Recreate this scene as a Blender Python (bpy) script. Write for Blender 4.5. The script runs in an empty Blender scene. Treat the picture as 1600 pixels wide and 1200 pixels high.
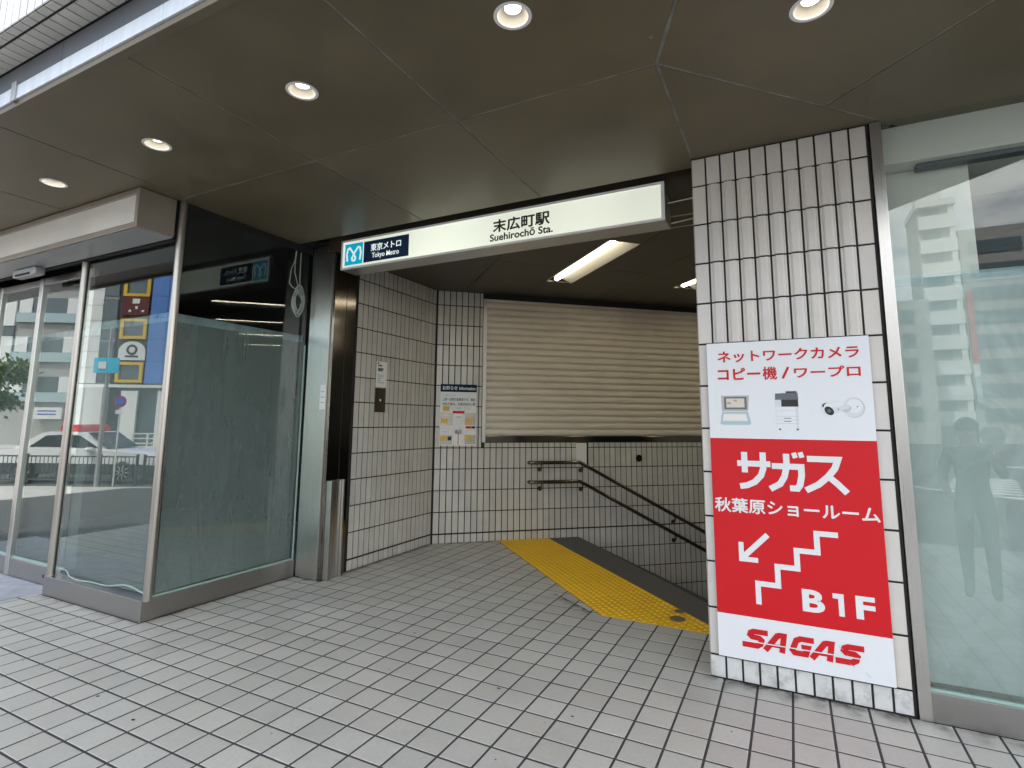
import bpy, math, random
from mathutils import Vector, Matrix
from mathutils.geometry import tessellate_polygon
random.seed(7)
R = math.radians
sc = bpy.context.scene
col = sc.collection
U = 0.2                       # one pavement tile = 0.2 m; plan dimensions below are in tiles

# ------------------------------------------------------------------ camera
YAW, PITCH, ROLL = -0.4726, 0.1349, 0.0082
CAMP = (12.4003, -13.5771, 8.3753)
fw = Vector((math.sin(YAW)*math.cos(PITCH), math.cos(YAW)*math.cos(PITCH), math.sin(PITCH)))
rt0 = Vector((math.cos(YAW), -math.sin(YAW), 0)); up0 = rt0.cross(fw)
rt = math.cos(ROLL)*rt0 + math.sin(ROLL)*up0
up = -math.sin(ROLL)*rt0 + math.cos(ROLL)*up0
cam = bpy.data.cameras.new('camera'); cam_o = bpy.data.objects.new('camera', cam); col.objects.link(cam_o)
cam.sensor_width = 36; cam.lens = 852.89/1600*36
cam.shift_x = 3.26/1600; cam.shift_y = -57.05/1600
cam.clip_start = 0.05; cam.clip_end = 3000
cam_o.matrix_world = Matrix(((rt.x, up.x, -fw.x, CAMP[0]*U), (rt.y, up.y, -fw.y, CAMP[1]*U), (rt.z, up.z, -fw.z, CAMP[2]*U), (0, 0, 0, 1)))
sc.camera = cam_o

# ------------------------------------------------------------------ sky and sun
SUN_EL, SUN_AZ = R(58), R(-22)          # azimuth measured from +y towards +x
world = bpy.data.worlds.new('World'); sc.world = world; world.use_nodes = True
wn = world.node_tree; bg = wn.nodes['Background']
sky = wn.nodes.new('ShaderNodeTexSky'); sky.sky_type = 'NISHITA'; sky.sun_disc = False
sky.sun_elevation = SUN_EL; sky.sun_rotation = SUN_AZ; sky.air_density = 1.2; sky.dust_density = 3.0
wtc = wn.nodes.new('ShaderNodeTexCoord'); wmap = wn.nodes.new('ShaderNodeMapping'); wmap.inputs['Scale'].default_value = (1.6, 1.6, 4.0)
wno = wn.nodes.new('ShaderNodeTexNoise'); wno.inputs['Scale'].default_value = 2.2; wno.inputs['Detail'].default_value = 7; wno.inputs['Roughness'].default_value = .6
wra = wn.nodes.new('ShaderNodeValToRGB'); wra.color_ramp.elements[0].position = .42; wra.color_ramp.elements[1].position = .63
wmx = wn.nodes.new('ShaderNodeMixRGB'); wmx.inputs[2].default_value = (10.5, 10.3, 10.0, 1)
wn.links.new(wtc.outputs['Generated'], wmap.inputs[0]); wn.links.new(wmap.outputs[0], wno.inputs['Vector'])
wn.links.new(wno.outputs['Fac'], wra.inputs[0]); wn.links.new(wra.outputs[0], wmx.inputs[0])
wn.links.new(sky.outputs[0], wmx.inputs[1]); wn.links.new(wmx.outputs[0], bg.inputs['Color'])
bg.inputs['Strength'].default_value = 0.14
sun = bpy.data.lights.new('sun', 'SUN'); sun.energy = 3.2; sun.angle = R(0.8); sun.color = (1, .95, .87)
sun_o = bpy.data.objects.new('sun', sun); col.objects.link(sun_o)
sd = Vector((math.sin(SUN_AZ)*math.cos(SUN_EL), math.cos(SUN_AZ)*math.cos(SUN_EL), math.sin(SUN_EL)))
sun_o.rotation_euler = sd.to_track_quat('Z', 'Y').to_euler(); sun_o.location = (0, 0, 60)
sc.view_settings.view_transform = 'Standard'; sc.view_settings.look = 'None'
sc.view_settings.gamma = 1; sc.view_settings.exposure = 1.52
sc.cycles.use_denoising = True; sc.cycles.use_adaptive_sampling = True; sc.cycles.adaptive_threshold = .025
sc.cycles.max_bounces = 8; sc.cycles.diffuse_bounces = 4; sc.cycles.glossy_bounces = 4; sc.cycles.transparent_max_bounces = 24
sc.cycles.sample_clamp_indirect = 6

# ------------------------------------------------------------------ materials
def nd(t, k, **kw):
    n = t.nodes.new(k)
    for a, b in kw.items(): setattr(n, a, b)
    return n
def pm(name, c, rough=.5, metal=0, spec=.5, var=0, hue=None, noise=0, nscale=20, nstretch=(1, 1, 1), bump=0, bscale=60, dirt=0, dscale=1.5, dcol=(.05, .045, .035), emit=None, es=0, coat=0, rvar=0, alpha=1):
    m = bpy.data.materials.new(name); m.use_nodes = True; t = m.node_tree; b = t.nodes['Principled BSDF']
    b.inputs['Roughness'].default_value = rough; b.inputs['Metallic'].default_value = metal
    b.inputs['Specular IOR Level'].default_value = spec; b.inputs['Coat Weight'].default_value = coat
    rgb = nd(t, 'ShaderNodeRGB'); rgb.outputs[0].default_value = (*c, 1); out = rgb.outputs[0]
    tc = nd(t, 'ShaderNodeTexCoord'); ge = nd(t, 'ShaderNodeNewGeometry')
    rnd = None
    if var or hue:
        oi = nd(t, 'ShaderNodeObjectInfo'); ad = nd(t, 'ShaderNodeMath', operation='ADD'); fr = nd(t, 'ShaderNodeMath', operation='FRACT')
        t.links.new(oi.outputs['Random'], ad.inputs[0]); t.links.new(ge.outputs['Random Per Island'], ad.inputs[1]); t.links.new(ad.outputs[0], fr.inputs[0]); rnd = fr.outputs[0]
    if hue:
        mx = nd(t, 'ShaderNodeMixRGB'); mx.inputs[2].default_value = (*hue, 1)
        m7 = nd(t, 'ShaderNodeMath', operation='MULTIPLY'); m7.inputs[1].default_value = 7.31; f7 = nd(t, 'ShaderNodeMath', operation='FRACT')
        t.links.new(rnd, m7.inputs[0]); t.links.new(m7.outputs[0], f7.inputs[0]); t.links.new(f7.outputs[0], mx.inputs[0]); t.links.new(out, mx.inputs[1]); out = mx.outputs[0]
    if var:
        mr = nd(t, 'ShaderNodeMapRange'); mr.inputs[3].default_value = 1-var; mr.inputs[4].default_value = 1+var
        mu = nd(t, 'ShaderNodeMixRGB', blend_type='MULTIPLY'); mu.inputs[0].default_value = 1
        t.links.new(rnd, mr.inputs[0]); t.links.new(mr.outputs[0], mu.inputs[2]); t.links.new(out, mu.inputs[1]); out = mu.outputs[0]
    mp = nd(t, 'ShaderNodeMapping'); mp.inputs['Scale'].default_value = nstretch; t.links.new(ge.outputs['Position'], mp.inputs[0])
    if noise:
        no = nd(t, 'ShaderNodeTexNoise'); no.inputs['Scale'].default_value = nscale; no.inputs['Detail'].default_value = 5; t.links.new(mp.outputs[0], no.inputs['Vector'])
        mr = nd(t, 'ShaderNodeMapRange'); mr.inputs[1].default_value = .3; mr.inputs[2].default_value = .7; mr.inputs[3].default_value = 1-noise; mr.inputs[4].default_value = 1+noise
        mu = nd(t, 'ShaderNodeMixRGB', blend_type='MULTIPLY'); mu.inputs[0].default_value = 1
        t.links.new(no.outputs['Fac'], mr.inputs[0]); t.links.new(mr.outputs[0], mu.inputs[2]); t.links.new(out, mu.inputs[1]); out = mu.outputs[0]
        if rvar:
            m2 = nd(t, 'ShaderNodeMapRange'); m2.inputs[1].default_value = .3; m2.inputs[2].default_value = .7; m2.inputs[3].default_value = max(.03, rough-rvar); m2.inputs[4].default_value = rough+rvar
            t.links.new(no.outputs['Fac'], m2.inputs[0]); t.links.new(m2.outputs[0], b.inputs['Roughness'])
    if dirt:
        dn = nd(t, 'ShaderNodeTexNoise'); dn.inputs['Scale'].default_value = dscale; dn.inputs['Detail'].default_value = 8; dn.inputs['Roughness'].default_value = .68; t.links.new(ge.outputs['Position'], dn.inputs['Vector'])
        rp = nd(t, 'ShaderNodeValToRGB'); rp.color_ramp.elements[0].position = .5; rp.color_ramp.elements[1].position = .78
        rp.color_ramp.elements[0].color = (0, 0, 0, 1); rp.color_ramp.elements[1].color = (dirt, dirt, dirt, 1)
        mx = nd(t, 'ShaderNodeMixRGB'); mx.inputs[2].default_value = (*dcol, 1)
        t.links.new(dn.outputs['Fac'], rp.inputs[0]); t.links.new(rp.outputs[0], mx.inputs[0]); t.links.new(out, mx.inputs[1]); out = mx.outputs[0]
    t.links.new(out, b.inputs['Base Color'])
    if bump:
        bn = nd(t, 'ShaderNodeTexNoise'); bn.inputs['Scale'].default_value = bscale; bn.inputs['Detail'].default_value = 4; t.links.new(mp.outputs[0], bn.inputs['Vector'])
        bp = nd(t, 'ShaderNodeBump'); bp.inputs['Strength'].default_value = bump; bp.inputs['Distance'].default_value = .004
        t.links.new(bn.outputs['Fac'], bp.inputs['Height']); t.links.new(bp.outputs[0], b.inputs['Normal'])
    if emit:
        b.inputs['Emission Color'].default_value = (*emit, 1); b.inputs['Emission Strength'].default_value = es
    return m

def glass_mat(name, f0=.085, tint=(.80, .90, .87)):
    m = bpy.data.materials.new(name); m.use_nodes = True; t = m.node_tree; t.nodes.clear()
    o = nd(t, 'ShaderNodeOutputMaterial'); mix = nd(t, 'ShaderNodeMixShader'); tr = nd(t, 'ShaderNodeBsdfTransparent'); gl = nd(t, 'ShaderNodeBsdfGlossy')
    tr.inputs[0].default_value = (*tint, 1); gl.inputs['Roughness'].default_value = .004; gl.inputs['Color'].default_value = (.94, 1, .985, 1)
    lw = nd(t, 'ShaderNodeLayerWeight'); lw.inputs[0].default_value = .5
    pw = nd(t, 'ShaderNodeMath', operation='POWER'); pw.inputs[1].default_value = 4.2
    ma = nd(t, 'ShaderNodeMath', operation='MULTIPLY_ADD'); ma.inputs[1].default_value = 1-f0; ma.inputs[2].default_value = f0
    t.links.new(lw.outputs['Facing'], pw.inputs[0]); t.links.new(pw.outputs[0], ma.inputs[0]); t.links.new(ma.outputs[0], mix.inputs[0])
    ge = nd(t, 'ShaderNodeNewGeometry'); no = nd(t, 'ShaderNodeTexNoise'); no.inputs['Scale'].default_value = .9; no.inputs['Detail'].default_value = 1
    bp = nd(t, 'ShaderNodeBump'); bp.inputs['Strength'].default_value = .05; bp.inputs['Distance'].default_value = .01
    t.links.new(ge.outputs['Position'], no.inputs['Vector']); t.links.new(no.outputs['Fac'], bp.inputs['Height']); t.links.new(bp.outputs[0], gl.inputs['Normal'])
    t.links.new(tr.outputs[0], mix.inputs[1]); t.links.new(gl.outputs[0], mix.inputs[2]); t.links.new(mix.outputs[0], o.inputs[0])
    return m
def clear_mat(name, tint):
    m = bpy.data.materials.new(name); m.use_nodes = True; t = m.node_tree; t.nodes.clear()
    o = nd(t, 'ShaderNodeOutputMaterial'); tr = nd(t, 'ShaderNodeBsdfTransparent'); tr.inputs[0].default_value = (*tint, 1); t.links.new(tr.outputs[0], o.inputs[0]); return m
def film_mat(name, c, fac, wr=.5, sc1=(1.2, 1.2, .35), lo=.75, hi=1.3):
    m = bpy.data.materials.new(name); m.use_nodes = True; t = m.node_tree; t.nodes.clear()
    o = nd(t, 'ShaderNodeOutputMaterial'); mix = nd(t, 'ShaderNodeMixShader'); tr = nd(t, 'ShaderNodeBsdfTransparent'); tr.inputs[0].default_value = (.93, .97, .95, 1)
    p = nd(t, 'ShaderNodeBsdfPrincipled'); p.inputs['Base Color'].default_value = (*c, 1); p.inputs['Roughness'].default_value = .22
    tl = nd(t, 'ShaderNodeBsdfTranslucent'); tl.inputs[0].default_value = (*c, 1)
    m2 = nd(t, 'ShaderNodeMixShader'); m2.inputs[0].default_value = .35
    ge = nd(t, 'ShaderNodeNewGeometry'); mp = nd(t, 'ShaderNodeMapping'); mp.inputs['Scale'].default_value = sc1
    mp.inputs['Rotation'].default_value = (R(12), R(20), R(9))
    no = nd(t, 'ShaderNodeTexNoise'); no.inputs['Scale'].default_value = 2.6; no.inputs['Detail'].default_value = 3; no.inputs['Distortion'].default_value = 1.6
    t.links.new(ge.outputs['Position'], mp.inputs[0]); t.links.new(mp.outputs[0], no.inputs['Vector'])
    bp = nd(t, 'ShaderNodeBump'); bp.inputs['Strength'].default_value = wr; bp.inputs['Distance'].default_value = .06
    t.links.new(no.outputs['Fac'], bp.inputs['Height']); t.links.new(bp.outputs[0], p.inputs['Normal'])
    mr = nd(t, 'ShaderNodeMapRange'); mr.inputs[1].default_value = .3; mr.inputs[2].default_value = .7; mr.inputs[3].default_value = fac*lo; mr.inputs[4].default_value = min(1, fac*hi)
    t.links.new(no.outputs['Fac'], mr.inputs[0]); t.links.new(mr.outputs[0], mix.inputs[0])
    t.links.new(p.outputs[0], m2.inputs[1]); t.links.new(tl.outputs[0], m2.inputs[2])
    t.links.new(tr.outputs[0], mix.inputs[1]); t.links.new(m2.outputs[0], mix.inputs[2]); t.links.new(mix.outputs[0], o.inputs[0])
    return m
def steel_mat(name, c, rough, stretch=(90, 90, .4), rv=.03):
    """brushed steel: fine straight grain in the roughness only"""
    m = pm(name, c, rough, 1.0); t = m.node_tree; b = t.nodes['Principled BSDF']; ge = nd(t, 'ShaderNodeNewGeometry'); mp = nd(t, 'ShaderNodeMapping'); mp.inputs['Scale'].default_value = stretch
    no = nd(t, 'ShaderNodeTexNoise'); no.inputs['Scale'].default_value = 5; no.inputs['Detail'].default_value = 2
    mr = nd(t, 'ShaderNodeMapRange'); mr.inputs[1].default_value = .3; mr.inputs[2].default_value = .7; mr.inputs[3].default_value = rough-rv; mr.inputs[4].default_value = rough+rv
    t.links.new(ge.outputs['Position'], mp.inputs[0]); t.links.new(mp.outputs[0], no.inputs['Vector']); t.links.new(no.outputs['Fac'], mr.inputs[0]); t.links.new(mr.outputs[0], b.inputs['Roughness'])
    return m
M = {}
M['floor'] = pm('paving_tile', (.462, .456, .416), .42, var=.08, hue=(.465, .447, .402), noise=.07, nscale=45, bump=.10, bscale=160, dirt=.42, dscale=1.3, dcol=(.27, .265, .245), rvar=.10)
M['grout'] = pm('dark_grout', (.045, .043, .045), .85, noise=.3, nscale=40)
M['wtile'] = pm('glazed_wall_tile', (.57, .55, .50), .22, var=.07, noise=.05, nscale=6, bump=.05, bscale=12, dirt=.28, dscale=2.5, dcol=(.4, .37, .3))
M['ptile'] = pm('ribbed_pillar_tile', (.63, .60, .57), .30, var=.045, hue=(.63, .585, .53), noise=.03, nscale=9, bump=.06, bscale=14, dirt=.12, dscale=3, dcol=(.45, .42, .36))
M['ptile_low'] = pm('scuffed_pillar_tile', (.64, .64, .62), .35, var=.04, noise=.06, nscale=12, bump=.08, bscale=20, dirt=.85, dscale=9, dcol=(.22, .21, .19))
M['black'] = pm('black_grout', (.018, .016, .015), .8)
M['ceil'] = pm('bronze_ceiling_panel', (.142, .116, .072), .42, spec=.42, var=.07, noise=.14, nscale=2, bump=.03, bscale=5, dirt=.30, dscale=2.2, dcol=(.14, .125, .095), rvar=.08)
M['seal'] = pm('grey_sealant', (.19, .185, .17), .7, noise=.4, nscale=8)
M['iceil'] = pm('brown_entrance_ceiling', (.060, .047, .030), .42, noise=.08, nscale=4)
M['steel'] = steel_mat('brushed_steel', (.56, .545, .52), .30)
M['steel_h'] = steel_mat('brushed_steel_rail', (.36, .345, .33), .36, (.4, .4, 90))
M['bronze'] = pm('dark_bronze_steel', (.25, .225, .20), .13, 1)
M['pole'] = pm('satin_pole_steel', (.44, .41, .375), .28, 1)
M['rail'] = pm('dark_polished_rail', (.20, .18, .155), .16, 1)
M['cream'] = pm('cream_cabinet_face', (.78, .75, .70), .45, noise=.03, nscale=3, dirt=.1, dscale=2, dcol=(.5, .47, .4))
M['creamf'] = pm('champagne_cabinet_frame', (.42, .37, .31), .38, .6, noise=.06, nscale=5)
M['greym'] = pm('grey_metal_underside', (.42, .43, .43), .35, .4, noise=.05, nscale=4)
M['slat'] = pm('cream_shutter_slat', (.68, .61, .50), .42, noise=.05, nscale=3, nstretch=(1, 1, 6), dirt=.25, dscale=2.4, dcol=(.36, .31, .24))
M['yellow'] = pm('yellow_tactile_block', (.80, .45, .003), .6, var=.04, noise=.05, nscale=18, dirt=.2, dscale=2.2, dcol=(.30, .18, .02))
M['ydot'] = pm('worn_yellow_dot', (.86, .53, .02), .5)
M['granite'] = pm('dark_granite', (.085, .082, .078), .55, noise=.35, nscale=160)
M['capm'] = pm('worn_cap_metal', (.17, .14, .09), .5, .3, noise=.2, nscale=30)
M['step'] = pm('grey_step', (.16, .155, .15), .6, noise=.2, nscale=60)
M['white'] = pm('white_print', (.76, .77, .785), .35)
M['red'] = pm('red_print', (.60, .010, .016), .38, spec=.3)
M['redtext'] = pm('red_lettering', (.58, .012, .018), .4, spec=.3)
M['whitetext'] = pm('white_lettering', (.76, .76, .76), .35)
M['blacktext'] = pm('black_lettering', (.012, .012, .012), .4)
M['navy'] = pm('navy_print', (.006, .030, .085), .3, emit=(.006, .03, .085), es=.04)
M['navyp'] = pm('navy_ink', (.004, .022, .065), .6, spec=.15)
M['cyan'] = pm('cyan_print', (.0, .42, .62), .3, emit=(0, .38, .58), es=.22)
M['glow_text'] = pm('lit_white_lettering', (.85, .88, .85), .3, emit=(.8, .9, .85), es=.22)
M['glass'] = glass_mat('shop_glass', .115, (.89, .935, .92)); M['glass3'] = glass_mat('window_glass', .09, (.89, .935, .92)); M['glass2'] = glass_mat('shop_glass_plain', .055, (.89, .935, .92)); M['gback'] = clear_mat('glass_back', (.99, 1, .995))
M['mint'] = pm('mint_glass_edge', (.42, .56, .50), .3, emit=None)
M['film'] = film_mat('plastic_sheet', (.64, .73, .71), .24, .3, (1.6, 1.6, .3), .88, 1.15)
M['film_side'] = film_mat('side_plastic_sheet', (.60, .68, .66), .34, .05, (1.4, 1.4, .25), .90, 1.10)  # side window sheet: denser, slightly darker and smoother than the front one
M['film_r'] = film_mat('milky_plastic_sheet', (.60, .67, .65), .86, .3, (.9, .9, .7), .85, 1.15)
M['tape'] = film_mat('sheet_tape', (.60, .76, .80), .42, .2)
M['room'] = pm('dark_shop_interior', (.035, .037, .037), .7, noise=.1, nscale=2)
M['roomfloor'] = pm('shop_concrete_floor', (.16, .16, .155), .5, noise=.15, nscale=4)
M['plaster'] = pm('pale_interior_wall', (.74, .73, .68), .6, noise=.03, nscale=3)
M['lamp'] = pm('lamp', (1, 1, 1), .5, emit=(1, .96, .88), es=8)
M['reflector'] = pm('downlight_reflector', (.40, .37, .31), .5)
M['trim'] = pm('white_trim', (.82, .82, .80), .35)
M['tube'] = pm('fluorescent_tube', (1, 1, 1), .5, emit=(1, .90, .66), es=5.8)
M['troffer'] = pm('troffer_reflector', (.52, .50, .45), .35, .1)
M['alu'] = pm('aluminium', (.62, .60, .58), .35, .8, noise=.05, nscale=3)
M['paper'] = pm('paper', (.82, .83, .82), .6)
M['mat'] = pm('worn_door_slab', (.40, .42, .47), .6, noise=.2, nscale=6, dirt=.6, dscale=2.5, dcol=(.22, .22, .24))
M['asphalt'] = pm('asphalt', (.055, .056, .06), .85, noise=.2, nscale=40)
M['pave2'] = pm('concrete_paving', (.42, .41, .39), .75, noise=.12, nscale=3)
M['kerb'] = pm('kerb_stone', (.50, .49, .46), .7, noise=.1, nscale=8)
M['roadpaint'] = pm('white_road_paint', (.75, .75, .73), .6, noise=.1, nscale=20)
M['bwhite'] = pm('white_facade_panel', (.78, .79, .78), .5, var=.03)
M['bgrey'] = pm('grey_facade', (.38, .38, .37), .6, noise=.05, nscale=1)
M['bblue'] = pm('blue_facade_panel', (.10, .24, .62), .45, var=.06)
M['bdark'] = pm('dark_facade', (.05, .052, .055), .35)
M['bglass'] = pm('facade_glass', (.10, .14, .16), .08, spec=.8)
M['bband'] = pm('pale_blue_glass_band', (.40, .52, .56), .15, spec=.8)
M['byel'] = pm('yellow_window_frame', (.72, .47, .04), .5)
M['bbrown'] = pm('dark_red_sign', (.12, .02, .02), .5)
M['carw'] = pm('white_car_paint', (.82, .82, .82), .18, coat=.6)
M['carb'] = pm('black_car_paint', (.012, .012, .014), .15, coat=.6)
M['carg'] = pm('car_window', (.02, .025, .028), .05, spec=.9)
M['lampred'] = pm('red_light_bar', (.55, .02, .03), .2)
M['tyre'] = pm('tyre', (.015, .015, .015), .8)
M['rim'] = pm('wheel_rim', (.6, .6, .6), .3, .8)
M['dkpost'] = pm('dark_painted_steel', (.03, .032, .034), .45)
M['whpost'] = pm('white_painted_steel', (.8, .8, .8), .4)
M['blueSign'] = pm('blue_sign', (.02, .08, .45), .4)
M['bark'] = pm('bark', (.09, .07, .05), .9, noise=.3, nscale=15)
M['leaf'] = pm('leaf', (.065, .13, .03), .6, var=.45, hue=(.10, .16, .03))
M['cloth'] = pm('dark_shirt', (.035, .04, .05), .85, noise=.1, nscale=20)
M['trouser'] = pm('grey_trousers', (.07, .07, .075), .85)
M['pgrey'] = pm('printed_grey', (.52, .54, .56), .35); M['plight'] = pm('printed_light_grey', (.66, .68, .70), .35)
M['skin'] = pm('skin', (.48, .29, .20), .55)
M['hair'] = pm('black_hair', (.012, .010, .009), .5)
M['facade_tile'] = pm('white_facade_tile', (.72, .72, .71), .3, var=.05, noise=.03, nscale=8, dirt=.2, dscale=3, dcol=(.4, .37, .3))
M['soffit_tile'] = pm('grey_soffit_tile', (.55, .54, .50), .4, var=.05, dirt=.25, dscale=3, dcol=(.35, .31, .24))
M['fascia'] = pm('blue_grey_fascia', (.12, .13, .15), .45, noise=.06, nscale=3)
M['fasciaw'] = pm('galvanised_fascia_strip', (.72, .77, .83), .42, .25, noise=.06, nscale=5, nstretch=(6, 1, .5))
M['cable'] = pm('grey_cable', (.55, .56, .52), .5)

def sign_glow(name, c, s, emc):
    """backlit acrylic: tubes inside light the sheet unevenly along its length"""
    m = pm(name, c, .3); t = m.node_tree; b = t.nodes['Principled BSDF']
    ge = nd(t, 'ShaderNodeNewGeometry'); no = nd(t, 'ShaderNodeTexNoise'); no.inputs['Scale'].default_value = .75; no.inputs['Detail'].default_value = 0
    mr = nd(t, 'ShaderNodeMapRange'); mr.inputs[1].default_value = .3; mr.inputs[2].default_value = .7; mr.inputs[3].default_value = s*.72; mr.inputs[4].default_value = s*1.2
    t.links.new(ge.outputs['Position'], no.inputs['Vector']); t.links.new(no.outputs['Fac'], mr.inputs[0]); t.links.new(mr.outputs[0], b.inputs['Emission Strength'])
    b.inputs['Emission Color'].default_value = (*emc, 1); return m
M['signface'] = sign_glow('lit_sign_face', (.72, .74, .68), .25, (.94, 1, .82))

# ------------------------------------------------------------------ helpers
ORG = {}
def tag(o, label=None, cat=None, group=None, kind=None):
    if label: o['label'] = label
    if cat: o['category'] = cat
    if group: o['group'] = group
    if kind: o['kind'] = kind
    return o
def thing(name, label, cat, loc=(0, 0, 0), group=None, kind=None):
    o = bpy.data.objects.new(name, None); o.empty_display_size = .1; col.objects.link(o)
    o.location = Vector(loc)*U; ORG[o.name] = Vector(loc)*U
    return tag(o, label, cat, group, kind)
class MB:
    def __init__(s): s.v = []; s.f = []; s.m = []; s.mi = 0
    def add(s, vs, fs):
        b = len(s.v); s.v += [Vector(p) for p in vs]
        for f in fs: s.f.append([b+i for i in f]); s.m.append(s.mi)
        return s
    def box(s, x0, y0, z0, x1, y1, z1):
        return s.add([(x0, y0, z0), (x1, y0, z0), (x1, y1, z0), (x0, y1, z0), (x0, y0, z1), (x1, y0, z1), (x1, y1, z1), (x0, y1, z1)],
                     [(0, 3, 2, 1), (4, 5, 6, 7), (0, 1, 5, 4), (1, 2, 6, 5), (2, 3, 7, 6), (3, 0, 4, 7)])
    def prism(s, poly, z0, z1, holes=()):
        """vertical prism over a counter-clockwise plan polygon, with optional holes"""
        loops = [list(poly)] + [list(h) for h in holes]
        flat = [p for l in loops for p in l]; n = len(flat)
        vs = [(p[0], p[1], z0) for p in flat] + [(p[0], p[1], z1) for p in flat]
        fs = []
        if holes: tris = [tuple(t) for t in tessellate_polygon([[Vector((p[0], p[1], 0)) for p in l] for l in loops])]
        else: tris = [tuple(range(n))]
        for t in tris:
            if holes:
                a, b_, c = (Vector((*flat[i], 0)) for i in t)
                if (b_-a).cross(c-a).z < 0: t = t[::-1]
            fs.append(tuple(reversed(t))); fs.append(tuple(i+n for i in t))
        o = 0
        for k, l in enumerate(loops):
            m = len(l)
            for i in range(m):
                a, b_ = o+i, o+(i+1) % m
                fs.append((a, b_, b_+n, a+n) if k == 0 else (b_, a, a+n, b_+n))
            o += m
        return s.add(vs, fs)
    def tube(s, pts, r, n=10, cap=True):
        pts = [Vector(p) for p in pts]; rs = r if isinstance(r, (list, tuple)) else [r]*len(pts)
        rings = []; prev = None
        for i, p in enumerate(pts):
            d = (pts[min(i+1, len(pts)-1)]-pts[max(i-1, 0)]).normalized()
            a = prev if prev is not None else (Vector((0, 0, 1)) if abs(d.z) < .9 else Vector((1, 0, 0)))
            x = (a-d*a.dot(d)).normalized(); y = d.cross(x); prev = x
            rings.append([p+(x*math.cos(2*math.pi*k/n)+y*math.sin(2*math.pi*k/n))*rs[i] for k in range(n)])
        vs = [p for rg in rings for p in rg]; fs = []
        for i in range(len(rings)-1):
            for k in range(n):
                a = i*n+k; b_ = i*n+(k+1) % n; fs.append((a, b_, b_+n, a+n))
        if cap: fs.append(tuple(range(n-1, -1, -1))); fs.append(tuple(range((len(rings)-1)*n, len(rings)*n)))
        return s.add(vs, fs)
    def lathe(s, c, prof, n=32):
        """prof: (radius, z) list, around a vertical axis at c"""
        vs = []; fs = []
        for r, z in prof:
            for k in range(n): vs.append((c[0]+r*math.cos(2*math.pi*k/n), c[1]+r*math.sin(2*math.pi*k/n), c[2]+z))
        for i in range(len(prof)-1):
            for k in range(n):
                a = i*n+k; b_ = i*n+(k+1) % n; fs.append((a, b_, b_+n, a+n))
        return s.add(vs, fs)
    def flat(s, poly3, holes=None): return s.add(poly3, [tuple(range(len(poly3)))])
    def xf(s, org, rz=0):
        m = Matrix.Rotation(rz, 3, 'Z'); o = Vector(org); s.v = [m @ p + o for p in s.v]; return s
    def build(s, name, mat, parent=None, bevel=0, smooth=False, label=None, origin=None):
        me = bpy.data.meshes.new(name)
        if parent is not None: off = ORG[parent.name].copy()
        elif origin is not None: off = Vector(origin)*U
        else: off = Vector((0, 0, 0))
        me.from_pydata([p*U-off for p in s.v], [], s.f)
        for m in (mat if isinstance(mat, (list, tuple)) else [mat]): me.materials.append(M[m])
        for p, i in zip(me.polygons, s.m): p.material_index = i
        if smooth:
            for p in me.polygons: p.use_smooth = True
        me.update()
        o = bpy.data.objects.new(name, me); col.objects.link(o)
        if parent is not None:
            o.parent = parent; ORG[o.name] = ORG[parent.name]
        else: o.location = off; ORG[o.name] = off
        if smooth:
            md = o.modifiers.new('edge', 'EDGE_SPLIT'); md.split_angle = R(40)
        if bevel:
            md = o.modifiers.new('bevel', 'BEVEL'); md.width = bevel*U; md.segments = 2; md.limit_method = 'ANGLE'; md.angle_limit = R(40)
        if label: o['label'] = label
        return o
def clip(poly, n, d):
    """keep the part of a 2d polygon with n.p <= d"""
    out = []
    for i in range(len(poly)):
        a, b_ = poly[i], poly[(i+1) % len(poly)]
        fa = n[0]*a[0]+n[1]*a[1]-d; fb = n[0]*b_[0]+n[1]*b_[1]-d
        if fa <= 0: out.append(a)
        if (fa < 0) != (fb < 0) and abs(fa-fb) > 1e-9:
            t = fa/(fa-fb)
            if 0 < t < 1: out.append((a[0]+(b_[0]-a[0])*t, a[1]+(b_[1]-a[1])*t))
    return out
def area(p): return abs(sum(p[i][0]*p[(i+1) % len(p)][1]-p[(i+1) % len(p)][0]*p[i][1] for i in range(len(p))))/2 if len(p) > 2 else 0
def shrink(poly, g):
    """inset a convex ccw polygon by g"""
    out = poly
    n = len(poly)
    for i in range(n):
        a, b_ = poly[i], poly[(i+1) % n]
        ex, ey = b_[0]-a[0], b_[1]-a[1]; L = math.hypot(ex, ey)
        if L < 1e-6: continue
        nx, ny = ey/L, -ex/L
        out = clip(out, (nx, ny), nx*a[0]+ny*a[1]-g)
        if len(out) < 3: return []
    return out
def project(p):
    d = Vector(p)-Vector(CAMP); z = d.dot(fw)
    if z < .3: return None
    return (796.7+852.9*d.dot(rt)/z, 543-852.9*d.dot(up)/z, z)
def inframe(p, mg=20):
    q = project(p); return q is not None and -mg < q[0] < 1600+mg and -mg < q[1] < 1200+mg
FONT = {}
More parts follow.
